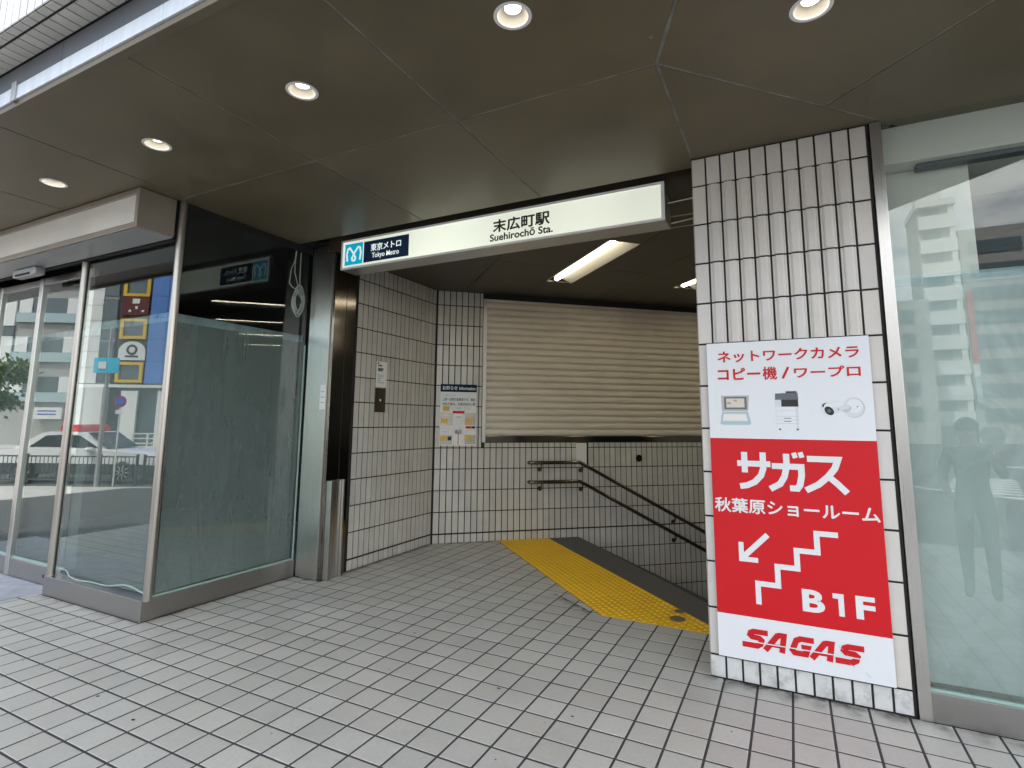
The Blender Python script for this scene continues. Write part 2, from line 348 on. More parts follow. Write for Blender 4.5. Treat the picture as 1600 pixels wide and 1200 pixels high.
def text(body, box, frame, mat, parent, name='lettering', bold=0.0, shear=0, lift=.012, copies=0):
    """flat lettering fitted into box=(s0, z0, s1, z1) on a vertical plane frame=(origin, rotation)"""
    c = bpy.data.curves.new(name, 'FONT'); c.body = body; c.size = 1; c.offset = bold; c.shear = shear; c.fill_mode = 'FRONT'; c.resolution_u = 4
    o = bpy.data.objects.new('tmp', c); col.objects.link(o); bpy.context.view_layer.update()
    me = bpy.data.meshes.new_from_object(o.evaluated_get(bpy.context.evaluated_depsgraph_get()))
    bpy.data.objects.remove(o); bpy.data.curves.remove(c)
    xs = [v.co.x for v in me.vertices]; ys = [v.co.y for v in me.vertices]
    if not xs: return None
    x0, x1, y0, y1 = min(xs), max(xs), min(ys), max(ys)
    s0, z0, s1, z1 = box; org, rz = frame; rot = Matrix.Rotation(rz, 3, 'Z'); off = ORG[parent.name]
    for v in me.vertices:
        s = s0+(v.co.x-x0)/(x1-x0)*(s1-s0); z = z0+(v.co.y-y0)/(y1-y0)*(z1-z0)
        v.co = (rot @ Vector((s, -lift, z)) + Vector(org))*U-off
    if copies:      # heavier kanji: the same glyphs again, a hair to each side
        vs = [v.co.copy() for v in me.vertices]; fs = [tuple(p.vertices) for p in me.polygons]; n = len(vs); V = []; F = []
        for k, (a, b_) in enumerate(((0, 0), (copies, 0), (-copies, 0), (0, copies), (0, -copies))):
            d = rot @ Vector((a, -.0012*k, b_))*U; V += [v+d for v in vs]; F += [tuple(i+k*n for i in f) for f in fs]
        me = bpy.data.meshes.new(name); me.from_pydata(V, [], F)
    me.materials.clear(); me.materials.append(M[mat]); me.name = name
    ob = bpy.data.objects.new(name, me); col.objects.link(ob); ob.parent = parent; ORG[ob.name] = off
    return ob
def plate(name, poly, frame, mat, parent, d0=0, d1=.01, bevel=0):
    """thin plate on a wall: poly in (s, z), standing d1 proud of the plane"""
    mb = MB(); org, rz = frame; n = len(poly)
    vs = [(s, -d1, z) for s, z in poly]+[(s, -d0, z) for s, z in poly]
    fs = [tuple(range(n))]+[(i, i+n, (i+1) % n+n, (i+1) % n) for i in range(n)]
    mb.add(vs, fs); mb.xf(org, rz); return mb.build(name, mat, parent, bevel)
def rect(s0, z0, s1, z1): return [(s0, z0), (s1, z0), (s1, z1), (s0, z1)]
def stroke(pts, w):
    """polyline of even width with mitred corners, as one polygon in (s, z)"""
    L = []; Rr = []
    for i, p in enumerate(pts):
        a = Vector(pts[max(i-1, 0)]); b_ = Vector(pts[min(i+1, len(pts)-1)]); p = Vector(p)
        d1 = (p-a).normalized() if i else (b_-p).normalized(); d2 = (b_-p).normalized() if i < len(pts)-1 else d1
        n1 = Vector((-d1.y, d1.x)); n2 = Vector((-d2.y, d2.x)); m = (n1+n2).normalized(); k = w/2/max(.3, m.dot(n1))
        L.append(p+m*k); Rr.append(p-m*k)
    return [tuple(q) for q in Rr]+[tuple(q) for q in reversed(L)]
def strokes(name, pts, w, frame, mat, parent, d1=.012, closed=False):
    """polyline as quads (safe for concave shapes)"""
    poly = stroke(pts, w); n = len(pts); org, rz = frame; mb = MB()
    Rr = poly[:n]; L = poly[n:][::-1]
    for i in range(n-1):
        q = [Rr[i], Rr[i+1], L[i+1], L[i]]
        mb.add([(s, -d1, z) for s, z in q], [(0, 1, 2, 3)])
    mb.xf(org, rz); return mb.build(name, mat, parent)
def ellipse(cx, cz, a, b_, n=24, rot=0):
    return [(cx+a*math.cos(t)*math.cos(rot)-b_*math.sin(t)*math.sin(rot), cz+a*math.cos(t)*math.sin(rot)+b_*math.sin(t)*math.cos(rot)) for t in (2*math.pi*k/n for k in range(n))]

# ------------------------------------------------------------------ geometry constants
ZC, ZI = 18.3, 17.85                       # canopy ceiling, entrance ceiling
YF = .75                                   # shop front line
TH = R(42); WU = Vector((math.cos(TH), math.sin(TH), 0)); WN = Vector((-math.sin(TH), math.cos(TH), 0))
WA = Vector((-10.08, 18.69, 0))            # corner where left wall and rear wall meet
W2 = (.708, -.706); U2 = (.706, .708)        # along the stair edge, and across it (down the stairs)
E_L = (-6.53, 21.84); E_Y = (-3.74, 24.39); E_G = (-1.93, 25.91)
YB = 10.8
dU = lambda p: U2[0]*p[0]+U2[1]*p[1]

# ------------------------------------------------------------------ pavement
floor = tag(MB().prism([(-60, -24), (-22, -47), (20, -72), (70, -20), (70, 6.9), (15.3, 6.9), (9.6, 6.9), (9.6, 13.2), (9.09, 14.67), E_G, (-1.93, 30), (-13, 30), (-13, 8.6), (-12, 8.6), (-12, .8), (-60, .8)], -.45, -.012).build('pavement', 'grout'), kind='structure')
tiles = []
G = .034
lineL = ((U2[0], U2[1]), dU(E_L))
for i in range(-34, 28):
    for j in range(-22, 27):
        cell = [(i, j), (i+1, j), (i+1, j+1), (i, j+1)]
        cx, cy = i+.5, j+.5
        if cy > .75 and cx < -12.4: continue
        if cy > 8.6 and cx < -10.7: continue
        if cx > 9.6 and cy > 7.2: continue
        if cy > 30: continue
        base = shrink(cell, G)
        if j == 0 and i < -12: base = clip(base, (0, 1), .72)
        if i in (-13,) and cy > .75: base = clip(base, (-1, 0), 12.0)
        if j == 8 and i < -10: base = clip(base, (0, 1), 8.6)
        if i == -11 and cy > 8.6: base = clip(base, (-1, 0), 10.15)
        if j == 6 and i >= 15: base = clip(base, (0, 1), 6.88)
        if j == 6 and 9 <= i < 15: base = clip(base, (0, 1), 6.95)
        # rear wall
        base = clip(base, (WN.x, WN.y), WN.dot(WA)-.0)
        lft = clip(base, lineL[0], lineL[1]-.03)
        if j+1 <= YB or abs(area(lft)-area(base)) < 1e-4: a, b_ = base, []
        elif j > YB: a, b_ = lft, []
        else: a, b_ = clip(base, (0, 1), YB-.03), clip(lft, (0, -1), -YB+.03)
        if i <= -21 and j >= -4:
            a = clip(a, (-1, 0), 20.45) if i == -21 else []
        for q in (a, b_):
            if area(q) > .02: tiles.append(q)
def cen(q): return (sum(p[0] for p in q)/len(q), sum(p[1] for p in q)/len(q))
def size_px(q):
    c = cen(q); pp = project((*c, 0)); return area(q)/max(.1, pp[2])**3 if pp and inframe((*c, 0)) else -1
tiles.sort(key=size_px, reverse=True)
TILE_CACHE = {}
def tile_top(mb, q):
    """a low slab with a chamfered rim"""
    c = shrink(q, .02); n = len(q)
    if len(c) != n: c = [(p[0]+(cen(q)[0]-p[0])*.03, p[1]+(cen(q)[1]-p[1])*.03) for p in q]
    vs = [(p[0], p[1], -.02) for p in q]+[(p[0], p[1], -.008) for p in q]+[(p[0], p[1], 0) for p in c]
    fs = [tuple(range(2*n, 3*n))]
    for i in range(n):
        k = (i+1) % n; fs += [(i, k, k+n, i+n), (i+n, k+n, k+2*n, i+2*n)]
    mb.add(vs, fs)
full = MB(); tile_top(full, shrink([(-.5, -.5), (.5, -.5), (.5, .5), (-.5, .5)], G))
proto = full.build('tile', 'floor', floor); tile_me = proto.data; bpy.data.objects.remove(proto)
rest = MB(); cnt = 0
for q in tiles:
    c = cen(q)
    if cnt < 300 and size_px(q) > 0:
        if abs(area(q)-(1-2*G)**2) < 1e-4:
            o = bpy.data.objects.new('tile', tile_me); col.objects.link(o); o.parent = floor; o.location = Vector((c[0], c[1], random.uniform(-.004, .003)))*U
            o.rotation_euler = (R(random.gauss(0, .16)), R(random.gauss(0, .16)), random.choice((0, 1, 2, 3))*math.pi/2)
        else:
            mb = MB(); tile_top(mb, q); mb.build('tile', 'floor', floor)
        cnt += 1
    else: tile_top(rest, q)
tag(rest.build('farther_tiles', 'floor', floor), kind='stuff')
# grime: foot-worn dirt gathered along the wall bases, and flecks on the tiles
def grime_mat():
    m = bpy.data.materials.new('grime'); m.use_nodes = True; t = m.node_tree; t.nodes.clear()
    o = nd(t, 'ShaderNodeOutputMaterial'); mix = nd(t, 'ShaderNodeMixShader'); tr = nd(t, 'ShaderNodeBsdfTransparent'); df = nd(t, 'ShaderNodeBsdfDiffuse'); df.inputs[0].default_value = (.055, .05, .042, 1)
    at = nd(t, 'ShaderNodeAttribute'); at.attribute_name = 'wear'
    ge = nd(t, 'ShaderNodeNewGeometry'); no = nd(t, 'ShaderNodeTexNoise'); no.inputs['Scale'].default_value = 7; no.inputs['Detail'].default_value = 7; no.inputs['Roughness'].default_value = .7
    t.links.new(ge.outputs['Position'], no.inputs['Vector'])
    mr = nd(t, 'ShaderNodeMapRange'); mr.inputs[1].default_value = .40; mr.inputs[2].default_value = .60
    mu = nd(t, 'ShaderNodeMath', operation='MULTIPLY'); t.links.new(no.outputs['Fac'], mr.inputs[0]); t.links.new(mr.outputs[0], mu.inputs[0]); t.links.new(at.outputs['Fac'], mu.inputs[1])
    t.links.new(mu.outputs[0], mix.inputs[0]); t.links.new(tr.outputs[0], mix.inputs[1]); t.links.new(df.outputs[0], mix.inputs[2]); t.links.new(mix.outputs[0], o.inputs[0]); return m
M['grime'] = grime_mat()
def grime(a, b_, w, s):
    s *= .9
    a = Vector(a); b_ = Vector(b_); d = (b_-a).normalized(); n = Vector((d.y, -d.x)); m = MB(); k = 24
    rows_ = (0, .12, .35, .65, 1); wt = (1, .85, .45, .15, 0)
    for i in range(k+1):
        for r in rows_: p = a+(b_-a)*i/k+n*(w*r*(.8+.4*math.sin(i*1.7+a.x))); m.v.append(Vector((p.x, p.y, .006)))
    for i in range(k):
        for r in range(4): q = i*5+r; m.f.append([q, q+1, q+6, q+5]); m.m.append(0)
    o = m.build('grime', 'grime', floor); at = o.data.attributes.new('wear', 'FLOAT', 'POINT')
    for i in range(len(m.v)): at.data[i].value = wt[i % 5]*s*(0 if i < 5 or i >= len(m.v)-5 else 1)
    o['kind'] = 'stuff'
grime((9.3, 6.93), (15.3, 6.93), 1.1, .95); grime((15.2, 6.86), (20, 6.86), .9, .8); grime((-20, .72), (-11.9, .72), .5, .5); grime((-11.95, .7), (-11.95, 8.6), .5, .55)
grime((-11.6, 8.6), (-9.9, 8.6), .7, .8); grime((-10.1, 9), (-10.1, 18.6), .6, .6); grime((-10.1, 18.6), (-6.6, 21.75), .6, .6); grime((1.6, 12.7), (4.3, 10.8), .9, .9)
rnd_ = random.Random(12); m = MB()
for k in range(70):
    x, y = rnd_.uniform(-20, 16), rnd_.uniform(-6, 20); r = rnd_.choice((.025, .03, .04, .06)); a0 = rnd_.uniform(0, 6)
    if (y > .7 and x < -11.5) or (x < -9.8 and y > 8) or U2[0]*x+U2[1]*y > dU(E_L)-.3 or (x > 9 and y > 6.8): continue
    m.add([(x+r*rnd_.uniform(.5, 1.3)*math.cos(a0+k2), y+r*rnd_.uniform(.4, 1)*math.sin(a0+k2), .004) for k2 in (0, .9, 1.8, 2.7, 3.6, 4.5, 5.4)], [tuple(range(7))])
tag(m.build('flecks', 'grout', floor), kind='stuff')
slab = MB().prism([(-36, -3.98), (-20.5, -3.98), (-20.5, .74), (-20.02, .74), (-20.02, 1.9), (-36, 1.9)], -.02, .004).build('door_slab', 'mat', floor)

# tactile strip: two rows of yellow blocks, cut square at the pavement side
tact = thing('tactile_strip', 'yellow tactile warning strip with raised dots along the top of the stairs', 'tactile paving', (2, 16, 0))
dots_me = None
BW = 1.89
for row in range(2):
    for k in range(-1, 13):
        o0 = Vector(E_L)+Vector(U2)*(row*BW)+Vector(W2)*(k*BW)
        cell = [tuple(o0), tuple(o0+Vector(W2)*BW), tuple(o0+Vector(W2)*BW+Vector(U2)*BW), tuple(o0+Vector(U2)*BW)]
        q = shrink(cell, .012)
        q = clip(clip(q, (0, -1), -YB), (WN.x, WN.y), WN.dot(WA)-.02); q = clip(q, (1, 0), 11.5)
        if area(q) < .05: continue
        mb = MB(); mb.prism(q, -.03, .012)
        bl = mb.build('block', 'yellow', tact)
        mb = MB(); qs = shrink(q, .1)
        for a in range(6):
            for b_ in range(6):
                c = o0+Vector(W2)*((a+.5)*BW/6)+Vector(U2)*((b_+.5)*BW/6)
                if qs and area(clip(qs, (1, 0), c.x)) > 0 and area(clip(qs, (-1, 0), -c.x)) > 0 and area(clip(qs, (0, 1), c.y)) > 0 and area(clip(qs, (0, -1), -c.y)) > 0:
                    ok = True
                    for i in range(len(qs)):
                        p0, p1 = qs[i], qs[(i+1) % len(qs)]
                        if (p1[0]-p0[0])*(c.y-p0[1])-(p1[1]-p0[1])*(c.x-p0[0]) < 0: ok = False
                    if ok and min((c-Vector((7.61, 11.85))).length, (c-Vector((7.5, 12.85))).length+.1) > .42: mb.lathe((c.x, c.y, .012), [(.092, 0), (.08, .02), (.05, .03), (.001, .032)], 8)
        if mb.v: tag(mb.build('dots', 'ydot', bl, smooth=True), kind='stuff')
for c, r in (((7.61, 11.85), .33), ((7.50, 12.85), .22)):
    tag(MB().lathe((c[0], c[1], 0), [(r, -.02), (r, .040), (r-.04, .046), (.001, .046)], 24).build('floor_cap', 'capm'),
        'round dark metal cap set into the yellow strip, ' + ('the larger one nearer the pavement' if r > .3 else 'the smaller one nearer the stairs'), 'floor cap', 'caps in the tactile strip')

# granite landing edge and stairs going down behind the pillar
st = tag(bpy.data.objects.new('stairs', None), kind='structure'); col.objects.link(st); ORG[st.name] = Vector((0, 0, 0))
g0, g1 = Vector(E_Y), Vector(E_G)
L0 = 21.5
GD = (.680, -.733)                         # direction of the stair edge itself
far_e = lambda p, L: Vector(p)+Vector(GD)*L
MB().prism([tuple(g0), tuple(g0+Vector(W2)*L0), tuple(far_e(g1, L0)), tuple(g1)], -.6, .004).build('landing_edge', 'granite', st)
TR, RI = 1.5, .79
for k in range(14):
    a = g1+Vector(U2)*(k*TR); b_ = a+Vector(U2)*(TR+.06)
    MB().prism([tuple(a), tuple(far_e(a, L0)), tuple(far_e(b_, L0)), tuple(b_)], -RI*(k+1)-1.2, -RI*(k+1)).build('step', 'step', st, bevel=.02)
a = g1+Vector(U2)*(14*TR); b_ = a+Vector(U2)*30
MB().prism([tuple(a), tuple(far_e(a, L0)), tuple(far_e(b_, L0)), tuple(b_)], -RI*14-.6, -RI*14+.01).build('lower_landing', 'step', st)

# ------------------------------------------------------------------ tiled walls
def wall_tile(w, h, rib, d=.035):
    """glazed tile, front at y=-d; ribbed ones carry a raised rounded middle"""
    mb = MB()
    if rib:
        prof = [(0, 0), (0, d*.6), (.025, d), (w*.16, d), (w*.18, d+.045), (w*.30, d+.070), (w*.70, d+.070), (w*.82, d+.045), (w*.84, d), (w-.025, d), (w, d*.6), (w, 0)]
        n = len(prof)
        vs = [(s, -y, 0) for s, y in prof]+[(s, -y, h) for s, y in prof]
        fs = [(i, i+1, i+1+n, i+n) for i in range(n-1)]+[tuple(range(n-1, -1, -1)), tuple(range(n, 2*n))]
        mb.add(vs, fs)
    else:
        e = .016
        vs = [(0, 0, 0), (w, 0, 0), (w, 0, h), (0, 0, h), (0, -d*.7, 0), (w, -d*.7, 0), (w, -d*.7, h), (0, -d*.7, h), (e, -d, e), (w-e, -d, e), (w-e, -d, h-e), (e, -d, h-e)]
        fs = [(8, 9, 10, 11)]
        for i in range(4):
            k = (i+1) % 4; fs += [(i, k, k+4, i+4), (i+4, k+4, k+8, i+8)]
        mb.add(vs, fs)
    return mb
WT = {}
def tile_wall(parent, org, rz, cols, rows, keep, mat, gap=.062, rib=None, thick=(), limit=300, matf=None):
    """cols, rows: lists of joint positions; keep(s0, s1, z0, z1) -> clipped (s0, s1, z0, z1) or None"""
    rot = Matrix.Rotation(rz, 3, 'Z'); o = Vector(org); cells = []
    for c0, c1 in zip(cols, cols[1:]):
        for r0, r1 in zip(rows, rows[1:]):
            g0 = .05 if round(r0, 2) in thick else gap/2
            g1 = .05 if round(r1, 2) in thick else gap/2
            b_ = keep(c0+gap/2, c1-gap/2, r0+g0, r1-g1)
            if b_ is None: continue
            for bb in (b_ if isinstance(b_, list) else [b_]):
                s0, s1, z0, z1 = bb
                if s1-s0 < .05 or z1-z0 < .05: continue
                wp = rot @ Vector(((s0+s1)/2, 0, (z0+z1)/2))+o
                pp = project(wp); sz = (s1-s0)*(z1-z0)/pp[2]**2 if pp and inframe(wp) else -1
                cells.append((sz, s0, s1, z0, z1))
    cells.sort(reverse=True); mb = MB()
    for k, (sz, s0, s1, z0, z1) in enumerate(cells):
        rb = bool(rib and rib(s0, s1, z0, z1)); m = matf(s0, s1, z0, z1) if matf else mat
        key = (round(s1-s0, 3), round(z1-z0, 3), rb, m)
        if k < limit and sz > 0:
            if key not in WT:
                ob = wall_tile(s1-s0, z1-z0, rb).build('tile', m); WT[key] = ob.data; bpy.data.objects.remove(ob)
            ob = bpy.data.objects.new('tile', WT[key]); col.objects.link(ob); ob.parent = parent
            ob.location = (rot @ Vector((s0, random.uniform(-.004, .004), z0))+o)*U-ORG[parent.name]; ob.rotation_euler = (R(random.gauss(0, .25)), 0, rz+R(random.gauss(0, .5)))
        else:
            t = wall_tile(s1-s0, z1-z0, rb); t.v = [rot @ (v+Vector((s0, 0, z0)))+o for v in t.v]; mb.add(t.v, t.f)
    if mb.v: tag(mb.build('farther_tiles', mat, parent), kind='stuff')
RP = 1.468
rowsW = [0.62+RP*k for k in range(-9, 12)]
rowsW = rowsW+[ZI]
# left wall of the entrance
lw = thing('entrance_wall', 'white tiled left wall of the entrance beside the dark steel jamb', 'wall', (-10.2, 14.7, 0))
MB().prism([(-10.7, 10.62), (-10.15, 10.62), (-10.15, 18.72), (-10.7, 18.72)], -.4, ZI+.3).build('wall_core', 'black', lw)
PW = .447
colsL = [i*PW for i in range(0, 19)]
rowsL = [0]+[z for z in rowsW if z > .3]
tile_wall(lw, (-10.15, 10.66, 0), math.pi/2, colsL, rowsL, lambda a, b_, c, d: (a, min(b_, 8.06), c, d) if a < 8 else None, 'wtile', thick=(.62,))
# rear wall with the stairs running down along it
rw = thing('entrance_wall', 'white tiled rear wall carrying the handrails under the roller shutter', 'wall', (-2, 26, 0))
mb = MB(); mb.box(-.02, 0, -14, 3.46, .5, ZI+.3); mb.box(3.46, 0, -14, 40, .5, 6.86); mb.box(3.46, .0, 17.45, 40, .5, ZI+.3); mb.xf(WA, TH); mb.build('wall_core', 'black', rw)
def keep_r(a, b_, c, d):
    if b_ < .02: return None
    a = max(a, .02)
    if a < 10.95 and d <= 0: return None
    if c < 0 and b_ < 10.9: c = 0.01
    if a > 3.3 and c > 6.8: return None
    if a > 3.3 and d > 6.84: d = 6.84
    if b_ > 3.42 and a < 3.42 and c > 6.0 and d > 6.84: return [(a, 3.42, c, d)]
    return (a, b_, c, d)
def keep_r2(a, b_, c, d):
    k = keep_r(a, b_, c, d)
    if k is None or isinstance(k, list): return k
    a, b_, c, d = k
    if 10.72 < (a+b_)/2 < 11.55 and c > 3.6 and d > 5: return None if c > 5 else (a, b_, c, d)
    return k
tile_wall(rw, WA, TH, [0.07+i*PW for i in range(0, 62)], [-10.5]+[-8]+[z for z in rowsW if z > -6.9], keep_r2, 'wtile', thick=(.62,), limit=299)
plate('cover_panel', rect(10.72, 5.06, 11.56, 6.82), (WA, TH), 'cream', rw, 0, .05, .008)
(MB().add([(math.cos(t)*.27+15.92, -.055, math.sin(t)*.27+5.64) for t in [2*math.pi*k/20 for k in range(20)]]+[(math.cos(t)*.29+15.92, -.0, math.sin(t)*.29+5.64) for t in [2*math.pi*k/20 for k in range(20)]],
    [tuple(range(20))]+[(i, i+20, (i+1) % 20+20, (i+1) % 20) for i in range(20)]).xf(WA, TH).build('round_cap', 'rail', rw, label='round dark cap above the descending handrails'))
# right side wall of the entrance (behind the pillar)
sw = thing('entrance_wall', 'tiled side wall of the stairwell hidden behind the pillar', 'wall', (9.6, 12, 0))
q0 = Vector((9.62, 13.2, 0)); q1 = q0+Vector((U2[0], U2[1], 0))*28
MB().prism([(9.62, 8.4), (10.2, 8.4), (10.2, 13), tuple((q1+Vector((.4, -.4, 0))).to_2d()), tuple(q1.to_2d()), tuple(q0.to_2d())], -14, ZI+.3).build('wall_core', 'black', sw)
tile_wall(sw, (9.62, 13.1, 0), -math.pi/2, [i*PW for i in range(0, 11)], rowsL, lambda a, b_, c, d: (a, b_, c, d), 'wtile', thick=(.62,), limit=0)
tile_wall(sw, q1, TH+math.pi+R(2.4), [i*PW for i in range(0, 62)], rowsW[2:], lambda a, b_, c, d: (a, b_, c, d), 'wtile', thick=(.62,), limit=0)

e0 = q1+Vector((.6, -.6, 0)); e1 = WA+WU*40
MB().prism([tuple(e0.to_2d()), tuple((e0+Vector((2, 2, 0))).to_2d()), tuple((e1+Vector((2, 2, 0))).to_2d()), tuple((e1-WU*.3+WN).to_2d())], -14, ZI+1).build('end_wall', 'room', sw)
# ------------------------------------------------------------------ pillar
PL, PR_, PY = 9.55, 15.16, 6.99
pil = thing('tiled_pillar', 'wide square pillar of ribbed white tiles carrying the advertising board', 'pillar', (12.35, 7.7, 0))
MB().box(PL+.02, PY, -.2, PR_+.05, 8.42, ZC+.4).build('pillar_core', 'black', pil)
pr = [0, .71]+[.71+1.497*k for k in range(1, 12)]+[ZC-.02]
pc = [(PR_-PL)/11*i for i in range(12)]
tile_wall(pil, (PL, PY, 0), 0, pc, pr, lambda a, b_, c, d: (a, b_, c, d), 'ptile', gap=.064, rib=lambda a, b_, c, d: a > .3 and b_ < 5.2 and d < 17.3 and c > .5,
          matf=lambda a, b_, c, d: 'ptile_low' if d < .75 else 'ptile')
tile_wall(pil, (PL+.03, 8.42, 0), -math.pi/2, [i*.47 for i in range(4)], pr, lambda a, b_, c, d: (a, b_, c, d), 'ptile', gap=.064)

# ------------------------------------------------------------------ canopy
can = thing('canopy', 'dark bronze panelled canopy over the pavement with a pale fascia strip', 'canopy', (0, -3, ZC))
BEND = (9.6, .75); DG = (.695, .719); DP = (.719, -.695)     # right part of the canopy is turned by 46 degrees
ED = (12.6, -6.3)
def pt(a, b_): return (BEND[0]+DG[0]*a+DP[0]*b_, BEND[1]+DG[1]*a+DP[1]*b_)
LIGHTS = [(-22.2, -2.76), (-15.0, -2.76), (-7.67, -2.76), (-.3, -2.76), (6.83, -2.68), (13.37, .27)]
xs = [-36, -32.2, -25.0, -18.2, -11.3, -3.4, 3.03, 9.6]
panels = []
for x0, x1 in zip(xs, xs[1:]):
    if x1 == 9.6: panels.append([(x0, -6.15), (12.5, -6.15), BEND, (x0, .75)])
    else: panels.append([(x0, -6.15), (x1, -6.15), (x1, .75), (x0, .75)])
for x0, x1 in zip([-12.2, -3.4, 3.03], [-3.4, 3.03, 9.6]): panels.append([(x0, .75), (x1, .75), (x1, 7.75), (x0, 7.75)])
panels.append([BEND, pt(9.2, 0), (9.6, 7.35)])
panels.append([(9.6, 7.35), pt(9.2, 0), (15.9, 7.6), (9.6, 7.6)])
panels.append([BEND, (12.6, -6.15), pt(6.15, 7.0), pt(6.15, 0)])
panels.append([pt(6.15, 0), pt(6.15, 7.0), pt(13, 7.0), pt(13, 0)])
panels.append([pt(13, 0), pt(13, 7.0), pt(20, 7.0), pt(20, 0)])
for p in panels:
    a2 = sum(p[i][0]*p[(i+1) % len(p)][1]-p[(i+1) % len(p)][0]*p[i][1] for i in range(len(p)))
    if a2 < 0: p.reverse()
    q = shrink(p, .045); holes = []
    if len(q) < 3: continue
    for l in LIGHTS:
        inside = all((q[(i+1) % len(q)][0]-q[i][0])*(l[1]-q[i][1])-(q[(i+1) % len(q)][1]-q[i][1])*(l[0]-q[i][0]) > 0 for i in range(len(q)))
        if inside: holes.append([(l[0]+.40*math.cos(2*math.pi*k/28), l[1]+.40*math.sin(2*math.pi*k/28)) for k in range(28)][::-1])
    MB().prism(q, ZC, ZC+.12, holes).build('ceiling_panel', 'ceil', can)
def seam(a, b_, w=.10):
    a = Vector(a); b_ = Vector(b_); d = (b_-a).normalized(); n = Vector((-d.y, d.x))*w/2
    MB().prism([tuple(a-n), tuple(b_-n), tuple(b_+n), tuple(a+n)], ZC+.012+random.uniform(0, .01), ZC+.05).build('sealant', 'seal', can)
seam((-36, .75), BEND); seam(BEND, pt(20, 0)); seam(BEND, (12.6, -6.2)); seam(BEND, (9.6, 7.5)); seam(pt(6.15, 0), pt(6.15, 7)); seam(pt(13, 0), pt(13, 7))
for x in xs[1:-1]: seam((x, -6.15), (x, .75))
for x in (-3.4, 3.03): seam((x, .75), (x, 7.75))
# edge trim, pale strip and grey band of the fascia (bends with the canopy)
def edge_run(name, mat, z0, z1, y0, y1, joints=(), bevel=0):
    """strip following the canopy edge; y0 < y1 are distances measured like y on the straight part"""
    cut = [-36]+[j for j in joints if j < 12]+[12.6]
    k = lambda y: (12.6+( -6.3-y)*(-.42)*-1, y)
    for a, b_ in zip(cut, cut[1:]):
        e = .02 if b_ != 12.6 else 0
        p0 = (a, y0); p1 = (b_-e, y0) if e else (12.6+(-6.3-y0)*.42, y0); p2 = (b_-e, y1) if e else (12.6+(-6.3-y1)*.42, y1); p3 = (a, y1)
        MB().prism([p0, p1, p2, p3], z0, z1).build(name, mat, can, bevel)
    o0, o1 = -y0-6.3, -y1-6.3
    base = 7.05
    a0 = (12.6+(-6.3-y0)*.42, y0); a1 = (12.6+(-6.3-y1)*.42, y1)
    b0 = (a0[0]+DG[0]*24, a0[1]+DG[1]*24); b1 = (a1[0]+DG[0]*24, a1[1]+DG[1]*24)
    MB().prism([a0, b0, b1, a1], z0, z1).build(name, mat, can)
edge_run('edge_trim', 'ceil', 18.16, 18.35, -6.36, -6.12, (), .01)
edge_run('fascia_strip', 'fasciaw', 18.36, 18.83, -6.42, -6.2, (-9.05, -1.2), .01)
edge_run('fascia_band', 'fascia', 18.84, 19.56, -6.36, -6.1, (-13.0, -6.35, .3))
MB().box(-9.16, -6.47, 18.30, -8.86, -6.40, 18.95).build('bracket', 'greym', can, .01)
for x, y, r in ((-5.22, -3.47, .10), (-7.0, 1.69, .10), (2.56, 1.07, .06), (9.7, -.4, .06)):
    MB().lathe((x, y, ZC-.006), [(.001, 0), (r*.7, 0), (r, .004)], 14).build('filler_patch', 'seal', can)
# building above
ub = thing('building_above', 'white tiled upper storeys of the corner building overhanging the canopy', 'building', (0, 2, 19.6))
H = 40
MB().prism([(-36, -7.33), (13.03, -7.33), (13.03+DG[0]*28, -7.33+DG[1]*28), (32, 30), (-36, 30), (-36, -7.33)], 19.62, H).build('upper_wall', 'black', ub)
tile_wall(ub, (-16, -7.33, 0), 0, [i*.447 for i in range(0, 40)], [19.58, 21.06, 22.53, 24.0, 25.5], lambda a, b_, c, d: (a, b_, c, d), 'facade_tile', limit=120)
mb = MB(); k = 0
def soffit(x0, x1, y0, y1):
    return wall_tile(x1-x0, y1-y0, False)
for i in range(0, 44):
    x0 = -16+i*.447
    for y0, y1 in ((-7.31, -7.07), (-7.00, -6.40)):
        t = soffit(x0+.022, x0+.425, y0, y1); t.v = [Vector((x0+.022+v.x, y0+v.z, 19.62+v.y)) for v in t.v]
        t.build('soffit_tile', 'soffit_tile', ub)

# downlights
for k, (x, y) in enumerate(LIGHTS):
    lb = ['recessed round downlight at the far left end of the canopy row, above the cream cabinet', 'recessed downlight above the cream sign cabinet, second from the far left', 'recessed downlight above the right end of the cream cabinet',
          'recessed downlight left of the centre of the canopy', 'recessed downlight at the top edge in front of the station sign', 'recessed downlight at the top right on the turned part of the canopy', 'recessed downlight past the pillar above the right shop window'][k]
    d = thing('downlight', lb, 'downlight', (x, y, ZC), 'canopy downlights')
    MB().lathe((x, y, ZC), [(.40, .02), (.47, -.005), (.475, -.03), (.44, -.045), (.385, -.03), (.37, 0)], 36).build('trim', 'trim', d, smooth=True)
    MB().lathe((x, y, ZC), [(.375, -.01), (.365, .04), (.315, .14), (.25, .18), (.205, .185), (.20, .30)], 36).build('reflector', 'reflector', d, smooth=True)
    m = MB(); m.lathe((x, y, ZC), [(.20, .20), (.12, .175), (.001, .17)], 24); m.build('lamp', 'lamp', d, smooth=True)
    MB().lathe((x, y, ZC), [(.40, .02), (.41, .7), (.001, .72)], 20).build('housing', 'black', d)

